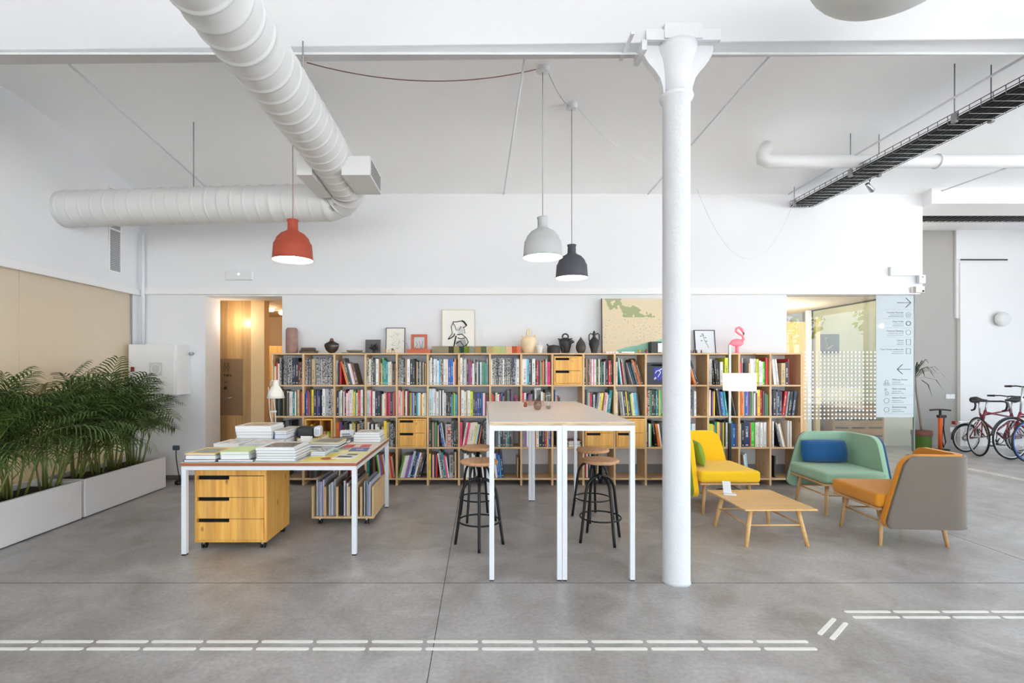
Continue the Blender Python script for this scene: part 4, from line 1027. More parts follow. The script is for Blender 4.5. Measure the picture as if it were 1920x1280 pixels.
sheet(-1.44, -1.28, 4.52, 4.68, (206, 204, 198), 'small leaflet with a green patch mid-table', z1, .1, [(-.02, .06, -.04, .03, (54, 140, 116))], nm='leaflet', cat='leaflet')
sheet(-1.22, -1.05, 4.6, 4.8, (66, 90, 150), 'blue brochure near the side edge of the table', z1, .08, [(-.03, .04, -.02, .02, (200, 210, 230))], nm='brochure', cat='brochure')
sheet(-1.43, -1.24, 4.70, 4.82, (170, 166, 158), 'grey brochure beside the blue one on the table', DZ+.0008, .05, nm='brochure', cat='brochure')
sheet(-1.33, -1.08, 4.84, 5.02, (206, 48, 46), 'red brochure in front of the back corner pile', DZ+.0008, .04, [(-.03, .03, -.07, .07, (232, 214, 196))], nm='brochure', cat='brochure')
t = thing('card_stand', (-1.69, 4.86, DZ), 'blank white square card standing on the book table', 'card'); t.location.z = DZ+.03
MB().box(-.046, .046, 0, .004, 0, .105).build('card_front', white_paint, t); MB().box(-.046, .046, .0, .003, 0, .1, mtx=Matrix.Translation((0, .004, 0)) @ Matrix.Rotation(-.35, 4, 'X')).build('card_back', white_paint, t, (0, .03, 0))
t.location.z = DZ+.001
t = thing('letter_block', (-1.50, 5.37, DZ+.001), 'small white box with grey print at the back of the book table', 'box', rz=.15)
bx(0, .14, 0, .1, 0, .09).build('box_body', page_w, t); MB().box(.02, .12, -.001, 0, .03, .04).box(.02, .1, -.001, 0, .052, .062).build('grey_print', mat('sign_ink_grey', (112, 120, 128), .6), t)
# device
t = thing('projector_device', (-1.735, 5.06, DZ+.0625), 'small black device with a white rounded end on the book table', 'device', rz=.1)
MB().box(-.11, .05, 0, .16, 0, .105).build('device_body', black, t, bevel=.02, seg=3)
MB().box(.052, .12, -.005, .15, .005, .11).build('device_cap', white_metal, t, bevel=.025, seg=3)
bx(.07, .11, -.009, -.004, .03, .085).build('lens_panel', mat('silver_panel', (186, 190, 196), .3), t, bevel=.006)
# flower-like small thing on tallest pile
# desk lamp
t = thing('desk_lamp', (-2.19, 5.36, DZ), 'white jointed desk lamp with a bell shade at the back of the book table', 'lamp')
MB().lathe([(.09, 0), (.09, .012), (.02, .02)], 28).build('base', white_metal, t)
for dx in (-.03, .03):
    MB().tube([(dx*.4, 0, .02), (dx-.02, 0, .30)], .005, 6).tube([(dx-.02, 0, .30), (dx*.6-.05, 0, .56)], .005, 6).build('arm_rod', white_metal, t)
MB().tube([(-.05, 0, .56), (-.03, -.02, .62), (.0, -.05, .63)], .006, 6).tube([(-.05, 0, .30), (.02, 0, .30)], .009, 8).build('joint', white_metal, t)
MB().lathe([(.018, .19), (.022, .19), (.026, .17), (.03, .135), (.055, .1), (.078, .05), (.088, .0), (.086, .0), (.074, .05), (.05, .098), (.0, .12)], 28, caps=False, mtx=Matrix.Translation((.045, -.08, .445)) @ Matrix.Rotation(.0, 4, 'X')).build('shade', mat('lamp_white', (230, 226, 216), .3), t)
# ---------------------------------------------------------------- high tables
for i, (xa, lab) in enumerate(((.055, 'tall white framed table with a pale top, nearer the book table'), (.570, 'tall white framed table with a pale top, nearer the column'))):
    t = thing('high_table', (xa+.2565, 4.715, 0), lab, 'high table', 'pair of high tables')
    hw_, hd_ = .2570, 1.145
    MB().box(-hw_, hw_, -hd_, hd_, 1.1, 1.121, 0).box(-hw_, hw_, -hd_, hd_, 1.121, 1.124, 1).build('table_top', [wood('ply_edge', (206, 184, 150), (150, 126, 96), 'X', 3.), mat('pale_laminate', (226, 214, 206), .3)], t)
    h2 = .2563; hy = 1.10
    MB().box(-h2, h2, -hd_+.005, -hd_+.039, 1.062, 1.0995).box(-h2, h2, hd_-.12, hd_-.086, 1.062, 1.0995).box(-h2, -h2+.034, -hd_+.039, hd_-.12, 1.062, 1.0995).box(h2-.034, h2, -hd_+.039, hd_-.12, 1.062, 1.0995).build('frame', white_metal, t)
    for sx in (-1, 1):
        for ya in (-hd_+.005, hd_-.12):
            xx = -h2 if sx < 0 else h2-.034
            l = bx(xx, xx+.034, ya, ya+.034, .01, 1.062).build('leg', white_metal, t); bx(xx+.002, xx+.032, ya+.002, ya+.032, 0, .01).build('foot_cap', black, l)
# glasses on the high table
gclear = glassmat('thin_glass', (244, 246, 246), .0, .16); gsmoke = glassmat('smoke_glass', (208, 192, 180), .0, .08); gpink = glassmat('pink_glass', (248, 234, 230), 0., .07); ggreen = glassmat('green_tint', (206, 206, 186), 0., .1)
TT = 1.1245
def shell(prof, t=.002):
    return prof+[(max(r-t, .0005), z) for r, z in reversed(prof)]
t = thing('hourglass_vase', (.512, 4.64, TT), 'tall glass vase with a smoky round base and clear bulb on the high table', 'glass vase')
MB().lathe([(.001, .001), (.022, .0), (.032, .015), (.037, .04), (.03, .075), (.014, .1), (.006, .112)], 28).build('lower_bulb', gsmoke, t)
MB().lathe([(.006, .112), (.012, .13), (.028, .16), (.037, .19), (.03, .213), (.014, .219), (.001, .22)], 28).build('upper_bulb', gclear, t)
t = thing('small_hourglass_vase', (.625, 4.74, TT), 'smaller glass vase with a cup base and clear bulb on the high table', 'glass vase')
MB().lathe([(.001, .001), (.015, .0), (.022, .012), (.024, .027), (.02, .027)], 24).build('cup_base', ggreen, t)
MB().lathe([(.01, .027), (.012, .045), (.006, .06), (.012, .08), (.026, .115), (.027, .13), (.02, .15), (.001, .158)], 24).build('upper_bulb', gclear, t)
t = thing('pink_glass_bowl', (.50, 5.22, TT), 'shallow pinkish glass bowl near the far end of the high table', 'bowl')
MB().lathe([(.02, .0), (.06, .01), (.085, .035), (.092, .06), (.088, .06), (.08, .036), (.055, .013), (.001, .005)], 28).build('bowl', gpink, t)
o = tag(MB().lathe([(.001, 0), (.014, .0), (.02, .015), (.015, .03), (.008, .036), (.012, .045)], 20).build('amber_bud_vase', glassmat('amber_glass', (214, 150, 96), 0, .1), None, (.43, 4.98, TT)), 'tiny amber glass vase beside the pink bowl on the high table', 'glass vase')
o = tag(MB().lathe([(.001, 0), (.018, .0), (.03, .02), (.026, .045), (.01, .06)], 20).build('clear_bud_vase', gpink, None, (.595, 5.02, TT)), 'little pale round glass vase between the two tall bulbs on the high table', 'glass vase')
# ---------------------------------------------------------------- stools
seatw = wood('stool_seat', (206, 160, 120), (180, 132, 94), 'X', 1.2, 0, .5)
def stool():
    t = thing('bar_stool', (0, 0, 0), '', 'stool', 'stools around the high tables')
    MB().lathe([(.001, .685), (.13, .685), (.155, .693), (.163, .706), (.158, .718), (.14, .722), (.001, .716)], 40).build('seat', seatw, t)
    MB().lathe([(.016, .5), (.016, .68), (.05, .684), (.05, .686)], 16).build('spindle', blackm, t)
    MB().lathe([(.026, .53), (.03, .54), (.03, .575), (.02, .585)], 16).build('hub', blackm, t)
    for k in range(4):
        a = k*pi/2
        P = [(.02, .56), (.06, .553), (.1, .53), (.13, .49), (.147, .43), (.158, .35), (.182, .16), (.205, .0)]
        P = [(p[0], p[1]) for p in crom(P, 3)]
        MB().tube([(r*cos(a), r*sin(a), z) for r, z in P], .0125, 8).build('leg', blackm, t)
    MB().tube([(.176*cos(a*pi/18), .176*sin(a*pi/18), .205) for a in range(36)], .0075, 8, closed=True).build('foot_ring', blackm, t)
    return t
s0 = stool()
sp = [(-.02, 4.33, 90, 0, 'wooden-topped black stool in front on the book table side of the high table'), (-.04, 5.1, 60, .0, 'wooden-topped black stool farther back on the book table side'),
      (1.04, 4.44, 112, -.01, 'wooden-topped black stool in front on the column side of the high table'), (1.118, 5.1, 70, -.025, 'wooden-topped black stool farther back on the column side')]
for i, (x, y, a, dz, lab) in enumerate(sp):
    o = s0 if i == 0 else copytree(s0)
    o.location = (x, y, 0); o.rotation_euler = (0, 0, radians(a)); o['label'] = lab
    if dz:
        for ch in o.children:
            if ch.name.startswith('seat'): ch.location.z = dz
for o in COL.objects:
    if o.name.startswith('bar_stool') and o.location.y > 4.4 and o.location.x > 1:
        pass
# ---------------------------------------------------------------- column
cX, cY = 1.372, 3.57
col = thing('column', (cX, cY, 0), 'round white column carrying the beam', 'column'); col['kind'] = 'structure'
cw = mat('column_plaster', (218, 219, 222), .7, bump=.5, bscale=40.)
r0 = .093
MB().lathe([(r0+.004, 0), (r0, .02), (r0, 3.38), (r0+.018, 3.39), (r0+.022, 3.405), (r0+.018, 3.42), (r0+.002, 3.43)], 40).build('column_shaft', cw, col)
MB().lathe([(r0, 3.43), (r0+.003, 3.55), (r0+.015, 3.65), (r0+.04, 3.72), (r0+.045, 3.76)], 40).build('capital', cw, col)
P = [(r0-.02, 3.42), (r0+.008, 3.42), (r0+.012, 3.47), (r0+.03, 3.53), (r0+.07, 3.59), (r0+.115, 3.64), (r0+.145, 3.69), (r0+.155, 3.73), (r0+.155, 3.76), (r0-.02, 3.76)]
for s_ in (-1, 1):
    MB().prism([(s_*a, b) for a, b in P], -.03, .03, 'XZ').build('bracket', cw, col, bevel=.003)
MB().box(-.12, .14, -.11, -.07, 3.76, 3.86).box(-.24, .27, -.095, -.07, 3.755, 3.83).box(-.27, -.235, -.09, .10, 3.69, 3.76).build('cap_plate', cw, col)
o = bx(-.012, .012, -.2, .1, 0, .02).build('beam_strap', white_metal, None, (cX-.36, cY+.02, 3.738)); tag(o, 'white metal strap under the beam beside the column', 'strap')
# ---------------------------------------------------------------- pendants
def pendant(name, x, y, zr, sc, c, clabel, ztop, cord, cm):
    t = thing(name, (x, y, zr), clabel, 'pendant lamp', 'bell pendant lamps')
    prof = [(.183, 0), (.18, .006), (.176, .012), (.174, .03), (.17, .09), (.165, .145), (.158, .15), (.14, .195), (.105, .235), (.06, .26), (.046, .275), (.044, .35), (.05, .354), (.05, .366), (.001, .368)]
    inner = [(.178, 0), (.170, .012), (.168, .03), (.164, .09), (.158, .143), (.135, .19), (.1, .228), (.05, .25), (.001, .252)]
    m_ = mat(name+'_rubber', c, .75)
    MB().lathe([(r*sc, z*sc) for r, z in prof], 44, caps=False).build('shade', m_, t, norm=False)
    MB().lathe([(r*sc, z*sc) for r, z in inner], 44, caps=False).build('shade_lining', mat('lamp_lining', (250, 246, 238), .6), t, norm=False)
    MB().sphere((0, 0, .085*sc), .07*sc, 20, 12, sc=(1, 1, 1)).build('bulb', mat('bulb_glow', (255, 244, 226), .3, emit=22), t)
    MB().tube([(0, 0, .366*sc), (0, 0, ztop-zr)], cord, 6).build('cord', cm, t)
    return t
o1 = pendant('orange_pendant_lamp', -1.677, 4.5, 2.463, .98, (152, 62, 42), 'orange-red bell pendant lamp hanging over the book table', vz(4.5)+.01, .003, mat('red_cord', (150, 84, 70), .7))
o2 = pendant('grey_pendant_lamp', .542, 4.5, 2.485, .98, (176, 178, 178), 'light grey bell pendant lamp over the high tables', vz(4.5)-.04, .004, mat('grey_cord', (150, 152, 152), .7))
o3 = pendant('dark_pendant_lamp', .925, 5.2, 2.43, .93, (74, 76, 84), 'dark grey bell pendant lamp hanging beside the light grey one', vz(5.2)-.04, .003, mat('dark_cord', (60, 60, 64), .7))
for o_, y_ in ((o2, 4.5), (o3, 5.2)):
    z_ = vz(y_)-o_.location.z
    MB().lathe([(.045, z_-.05), (.058, z_-.045), (.06, z_-.0), (.058, z_+.02)], 24).build('canopy', white_metal, o_)
def catenary(a, b, sag, n=24):
    a = Vector(a); b = Vector(b); return [a.lerp(b, i/n)-Vector((0, 0, sag*4*(i/n)*(1-i/n))) for i in range(n+1)]
def cable(name, P, r, m, lab, cat='cable'):
    return tag(MB().tube(P, r, 6).build(name, m), lab, cat)
pa = px(585, 145, 4.5); pa = Vector((X_(585, 4.2), 4.2, Z_(145, 4.2)-.0)); pb = Vector((.50, 4.5, vz(4.5)-.02))
cable('hanging_cable', catenary((X_(575, 4.2), 4.2, vz(4.2)-.06), pb, .13), .004, mat('brown_cord', (120, 84, 76), .7), 'brown cable drooping under the vault from the duct to the grey lamp')
cable('hanging_cable', catenary((.58, 4.5, vz(4.5)-.02), (.9, 5.2, vz(5.2)-.02), .05), .003, mat('grey_cord', (150, 152, 152), .7), 'short grey cable linking the two grey pendant lamps')
cable('hanging_cable', catenary((.97, 5.2, vz(5.2)-.02), (2.0, 5.6, 3.72), .12), .0025, mat('white_cord', (220, 220, 222), .7), 'white cable from the dark pendant lamp to behind the column')
cable('hanging_cable', catenary((2.55, 6.0, 3.63), (4.15, 6.8, 3.64), .75), .003, mat('white_cord', (220, 220, 222), .7), 'white cable hanging in a deep loop before the wall')
# ---------------------------------------------------------------- ducts
dm = mat('duct_white', (212, 212, 211), .4)
def duct(path, r, n=40, step=.14):
    P = [Vector(p) for p in path]
    # resample evenly
    out = [P[0]]; rs = [r]; dist = 0; nxt = step
    S = []
    for a, b in zip(P, P[1:]):
        L = (b-a).length; k = max(1, int(L/.01))
        for i in range(k): S.append(a.lerp(b, i/k))
    S.append(P[-1])
    pts = []; rad = []; acc = 0; last = S[0]; e = 0
    for s_ in S:
        acc += (s_-last).length; last = s_
        ph = acc % step
        if ph < .012: pts.append(s_); rad.append(r+.007)
        elif ph < .022 or ph > step-.01 or (ph % .03) < .0095: pts.append(s_); rad.append(r)
    return MB().tube(pts, rad, n)
DXX = -1.376; DR = .1925
pth = [(DXX, .8, 3.43), (DXX, 4.3, 3.43), (DXX, 5.12, 3.38)]
pth += [(DXX-(1-cos(a))*.25, 5.14+sin(a)*.26, 3.38-.11*a/(pi/2)) for a in [pi/2*i/16 for i in range(1, 17)]]
pth += [(-2.6, 5.46, 3.265), (-3.6, 5.53, 3.265), (LX-.02, 5.62, 3.265)]
pth = [tuple(p) for p in pth]
t = thing('air_duct', (DXX, 4.85, 3.43), 'white spiral ventilation duct bending towards the wall over the book table', 'duct'); 
o = duct([(p[0]-DXX, p[1]-4.85, p[2]-3.43) for p in pth], DR).build('duct_tube', dm, t)
for s_ in (1, -1):
    nz = MB()
    x0, x1 = (.13, .385) if s_ > 0 else (-.27, -.13)
    a_, b_ = (x0, x1)
    nz.box(a_, b_, -.35, .16 if s_ > 0 else .26, -.21, -.04)
    o = nz.build('outlet_box', dm, t, bevel=.003)
    xf = b_ if s_ > 0 else a_
    g = MB()
    for k in range(7): g.box(xf-.002 if s_ > 0 else xf-.004, xf+.004 if s_ > 0 else xf+.002, -.31, .11, -.19+k*.02, -.182+k*.02)
    g.build('outlet_grille', mat('grille_grey', (110, 112, 112), .5), o)
for x, y in ((-3.12, 5.49),):
    zc = vz(y)
    o = MB().tube([(0, 0, 0), (0, 0, zc-3.45)], .006, 6).build('hanger_rod', mat('rod_grey', (150, 150, 150), .5, .5), None, (x, y, 3.45)); tag(o, 'grey threaded rod holding the duct from the vault', 'rod')
o = MB().tube([(0, 0, 0), (0, 0, .22)], .006, 6).build('hanger_rod', mat('rod_grey', (150, 150, 150), .5, .5), None, (X_(565, 3.5), 3.53, 3.56)); tag(o, 'grey rod beside the beam holding the near duct', 'rod')
# vertical pipe at left, hydrant cabinet
o = MB().tube([(0, 0, 1.8), (0, 0, 3.3)], .024, 14).build('wall_pipe', white_metal, None, (X_(268.5, 6.8), 6.795, 0)); tag(o, 'white vertical pipe running up the corner from the wall cabinet', 'pipe')
hc = thing('wall_cabinet', (-4.56, 6.54, 1.16), 'white wall cabinet with a round window beside the palms', 'cabinet')
MB().box(0, .62, .012, .315, 0, .655).build('cabinet_body', white_paint, hc, bevel=.003)
dd = MB().box(.004, .59, 0, .012, .006, .65).build('door', white_paint, hc, bevel=.002)
bx(.27, .44, -.003, 0, .25, .42).build('window_panel', mat('panel_grey', (206, 206, 204), .3), dd, bevel=.002)
MB().tube([(.355+.06*cos(a*pi/10), -.004, .335+.06*sin(a*pi/10)) for a in range(20)], .004, 6, closed=True).build('hose_ring', white_paint, dd)
o = MB().box(-.02, .02, -.012, 0, -.03, .03).build('red_sticker', mat('stick_red', (130, 40, 36), .5), None, (X_(249, 6.52), 6.52, Z_(692, 6.52))); tag(o, 'small dark red tag on the white wall cabinet', 'tag')
t = thing('wall_spigot', (X_(361, 6.85), 6.85, Z_(663, 6.85)), 'small steel fitting on the wall beside the white cabinet', 'fitting')
MB().tube([(0, 0, 0), (0, -.05, 0)], .02, 14).build('spigot_body', chrome, t); MB().tube([(-.03, -.02, 0), (.01, -.045, .01)], .008, 8).build('nozzle', chrome, t)
# vents on left wall
vt = thing('wall_vent', (LX, 6.39, 2.71), 'tall narrow grey vent grille on the wall under the duct', 'vent')
MB().box(.002, .012, -.11, -.09, 0, 1.06).box(.002, .012, .09, .11, 0, 1.06).box(.002, .012, -.09, .09, 0, .02).box(.002, .012, -.09, .09, 1.04, 1.06).box(.002, .012, -.09, .09, .53, .55).build('frame', white_paint, vt)
g = MB()
for k in range(44): g.box(.002, .008, -.09, .09, .03+k*.023, .042+k*.023)
g.build('slat', mat('slat_grey', (170, 170, 172), .5), vt); bx(.0005, .002, -.09, .09, .02, 1.04).build('vent_back', mat('vent_back', (130, 130, 132), .7), vt)
# emergency lights
for i, (a, b, y0, y1, Y, lab) in enumerate(((420, 472, 506, 524, 6.8, 'white emergency light on the wall over the doorway'), (1672, 1723, 499, 516, 6.8, 'white emergency light high on the wall near its end'))):
    w_ = (b-a)*Y/F; h_ = (y1-y0)*Y/F
    t = thing('emergency_light', (X_((a+b)/2, Y), WY, Z_(y1, Y)), lab, 'emergency light', 'emergency lights')
    MB().box(-w_/2, w_/2, -.04, 0, 0, h_).build('light_body', mat('em_grey', (222, 223, 224), .3), t, bevel=.012, seg=3)
    MB().sphere((0, -.041, h_*.6), .012, sc=(1, .4, 1)).build('led', mat('led_glow', (255, 255, 255), .3, emit=8), t)
# sensors
t = thing('alarm_sensor', (X_(1730, 6.8), 6.80, Z_(531, 6.8)), 'white motion sensor with a dark eye on the end of the wall', 'sensor'); MB().box(-.045, .045, 0, .05, 0, .115).build('sensor_body', white_metal, t, bevel=.008); MB().sphere((0, -.002, .085), .007, 10, 6).build('sensor_eye', black, t)
t = thing('security_camera', (X_(1727, 6.75), 6.76, Z_(548, 6.75)), 'white security camera under the sensor at the wall end', 'camera'); MB().box(-.06, .06, 0, .08, 0, .085).tube([(-.09, .03, .0), (-.09, .03, .08)], .01).build('camera_body', mat('cam_white', (222, 214, 208), .4), t, bevel=.006); MB().lathe([(.012, 0), (.012, .01)], 14, mtx=Matrix.Translation((.035, 0, .02)) @ Matrix.Rotation(pi/2, 4, 'X')).build('lens', black, t)
# tie rods
for i, (xa, ya, xb, yb) in enumerate(((-3.1, 3.62, -3.62, 6.85), (.32, 3.62, .30, 6.85), (2.12, 3.62, 2.25, 6.85), (4.0, 3.62, 4.15, 6.85), (6.2, 3.6, 6.1, 6.85))):
    labs = ['near the frosted glass', 'beside the grey pendant lamps', 'just past the column', 'alongside the cable tray', 'beyond the end of the back wall']
    o = MB().tube([(xa, ya+.08, 3.80), (xb, yb, 3.86)], .010, 8).build('tie_rod', white_metal); tag(o, 'thin white tie rod under the vault '+labs[i], 'tie rod', 'tie rods under the vault')
# cable tray
def tray(x0, x1, y0, y1, z, lab, axis='Y', side=.07):
    t = thing('cable_tray', ((x0+x1)/2, (y0+y1)/2, z), lab, 'cable tray', 'cable trays')
    cx_, cy_ = (x0+x1)/2, (y0+y1)/2
    gm = mat('tray_wire', (128, 130, 130), .4, .6)
    W = MB(); w_ = .0035
    a0, a1, b0, b1 = (y0, y1, x0, x1) if axis == 'Y' else (x0, x1, y0, y1)
    def P(a, b, zz): return ((b-cx_, a-cy_, zz) if axis == 'Y' else (a-cx_, b-cy_, zz))
    for k in range(7):
        b = b0+(b1-b0)*k/6; W.tube([P(a0, b, 0), P(a1, b, 0)], w_, 5)
    for b in (b0, b1):
        for zz in (side*.5, side): W.tube([P(a0, b, zz), P(a1, b, zz)], w_, 5)
    W.build('long_wire', mat('tray_dark', (70, 72, 74), .4, .5), t)
    R_ = MB(); n = int((a1-a0)/.1)
    for k in range(n+1):
        a = a0+(a1-a0)*k/n
        R_.tube([P(a, b0, side), P(a, b0, -.004), P(a, b1, -.004), P(a, b1, side)], w_, 5)
    R_.build('cross_wire', gm, t)
    C_ = MB()
    for k in range(9):
        b = b0+.02+(b1-b0-.04)*k/8; C_.tube([P(a0+.02, b, .016), P((a0+a1)/2, b+.006*((k % 3)-1), .016), P(a1, b, .016)], .012+.003*(k % 2), 6)
    C_.build('black_cable', mat('cable_black', (28, 28, 30), .6), t)
    return t
ct = tray(4.14, 4.45, 1.9, 6.80, 3.67, 'black cable tray of wire mesh running under the vault to the wall')
for (x, y) in ((1611, 5.68), (1676, 5.68), (1829, 4.43), (1895, 4.43), (1482, 6.7)):
    xx = 4.135 if x in (1611, 1829, 1482) else 4.455
    o = MB().tube([(0, 0, -.02), (0, 0, vz(y)-3.67)], .005, 6).box(-.015, .015, -.02, .02, -.02, .06).build('tray_hanger', mat('rod_grey', (150, 150, 150), .5, .5), ct, (xx-4.295, y-4.35, 0))
t = thing('spot_camera', (4.43, 5.78, 3.66), 'small silver spotlight clipped under the cable tray', 'spotlight')
MB().tube([(0, 0, 0), (0, 0, -.06)], .008, 8).build('bracket', chrome, t); MB().tube([(-.05, -.02, -.06), (.05, .03, -.12)], [.02, .028], 16).build('spot_body', chrome, t); MB().tube([(.05, .03, -.12), (.053, .031, -.122)], .024, 16).build('lens', black, t)
ft_ = tray(6.0, 13.0, 7.75, 8.05, 3.83, 'far cable tray of wire mesh crossing the far bay', 'X', .05)
for x in (-2.6, -1.2, .6, 2.2): MB().tube([(x, 0, 0), (x, 0, .37)], .005, 6).build('tray_hanger', mat('rod_grey', (150, 150, 150), .5, .5), ft_)
# white pipe
t = thing('ceiling_pipe', (3.12, 5.6, 3.79), 'white pipe with a rounded elbow crossing under the vault', 'pipe')
MB().tube([(.1, .12, .22), (.02, .06, .1), (.0, .02, .03), (.05, 0, .0), (.3, 0, 0), (4.6, 0, 0), (9.8, 0, 0)], .07, 24).build('pipe_tube', mat('pipe_white', (232, 232, 233), .5), t)
MB().lathe([(.08, 0), (.08, .03)], 24, mtx=Matrix.Translation((1.9, 0, 0)) @ Matrix.Rotation(pi/2, 4, 'Y')).lathe([(.08, 0), (.08, .03)], 24, mtx=Matrix.Translation((4.0, 0, 0)) @ Matrix.Rotation(pi/2, 4, 'Y')).build('pipe_collar', white_metal, t)
# big globe lamp near the camera
t = thing('globe_pendant', (2.13, 2.6, 3.665), 'large pale rounded pendant lamp cut by the top of the picture', 'pendant lamp')
MB().sphere((0, 0, 0), 1., 40, 24).build('globe', mat('paper_globe', (206, 207, 204), .6), t).scale = (.40, .40, .27)
MB().tube([(0, 0, .29), (0, 0, .75)], .004, 6).build('cord', mat('grey_cord', (150, 152, 152), .7), t)
# ---------------------------------------------------------------- tactile strips
stripm = mat('tactile_white', (240, 238, 232), .5)
def bar_mesh(L, W_, h=.003):
    n = 6; P = []
    r = W_/2
    for k in range(n+1): a = -pi/2+pi*k/n; P.append((L/2-r+r*cos(a), r*sin(a)))
    for k in range(n+1): a = pi/2+pi*k/n; P.append((-L/2+r+r*cos(a), r*sin(a)))
    return MB().prism(P, 0, h, 'XY')
base = bar_mesh(.283, .024).build('tactile_bar', stripm, None, (0, 0, .0005)); first = True
def tac(x, y, rz, lab):
    global first
    o = base if first else base.copy()
    if not first: COL.objects.link(o)
    first = False
    o.location = (x, y, .0005); o.rotation_euler = (0, 0, rz); tag(o, lab, 'tactile strip', 'white tactile floor strips')
for k in range(-1, 15):
    xe = -2.435+.302*k
    w_ = ORD[k+2] if k+2 > 0 else 'zeroth'
    tac(xe-.142, 2.783, 0, 'white floor strip, %s of the far line starting from the planters' % w_)
    tac(xe-.140, 2.711, 0, 'white floor strip, %s of the near line starting from the planters' % w_)
a_ = math.atan2(3.03-2.867, 2.106-1.916)
tac(2.01, 2.948, a_, 'slanted white floor strip nearer the column'); tac(2.045, 2.898, a_, 'slanted white floor strip farther from the column')
for k in range(4):
    tac(2.238+.142+.302*k, 3.125, 0, 'white floor strip, %s of the far line past the slanted pair' % ORD[k+1])
    tac(2.238+.142+.302*k, 3.055, 0, 'white floor strip, %s of the near line past the slanted pair' % ORD[k+1])
for k in range(6):
    for q_ in (0, 1):
        tac(7.27+.075*q_, 8.1-.302*k, pi/2, 'white floor strip in the line leading towards the bicycles, %s %s' % (ORD[k+1], ('beside the armchair', 'beside the bicycles')[q_]))
# ---------------------------------------------------------------- lounge chairs
legw = wood('chair_leg', (206, 168, 120), (184, 142, 96), 'Z', 1., 0, .5)
def cushion(w, h, t, m, name, par, loc, rot):
    mb = MB(); n = 14; vs = []
    for s_ in (1, -1):
        for i in range(n+1):
            for j_ in range(n+1):
                u = -1+2*i/n; v = -1+2*j_/n
                e = (1-abs(u)**3)*(1-abs(v)**3)
                pin = 1-.06*(abs(u*v)**2)
                vs.append((u*w/2*(1-.04*(1-abs(v)**2)*0)*pin, s_*(t/2*e**.55+.002), v*h/2*pin))
    K = (n+1)*(n+1)
    fs = []
    for i in range(n):
        for j_ in range(n):
            a = i*(n+1)+j_; fs.append((a, a+1, a+n+2, a+n+1)); fs.append((K+a, K+a+n+1, K+a+n+2, K+a+1))
    for i in range(n):
        for (a, b) in ((i, i+1), (n*(n+1)+i, n*(n+1)+i+1), (i*(n+1), (i+1)*(n+1)), (i*(n+1)+n, (i+1)*(n+1)+n)):
            fs.append((a, b, K+b, K+a))
    mb.add(vs, fs, 0, True)
    return mb.build(name, m, par, loc, rot=rot)
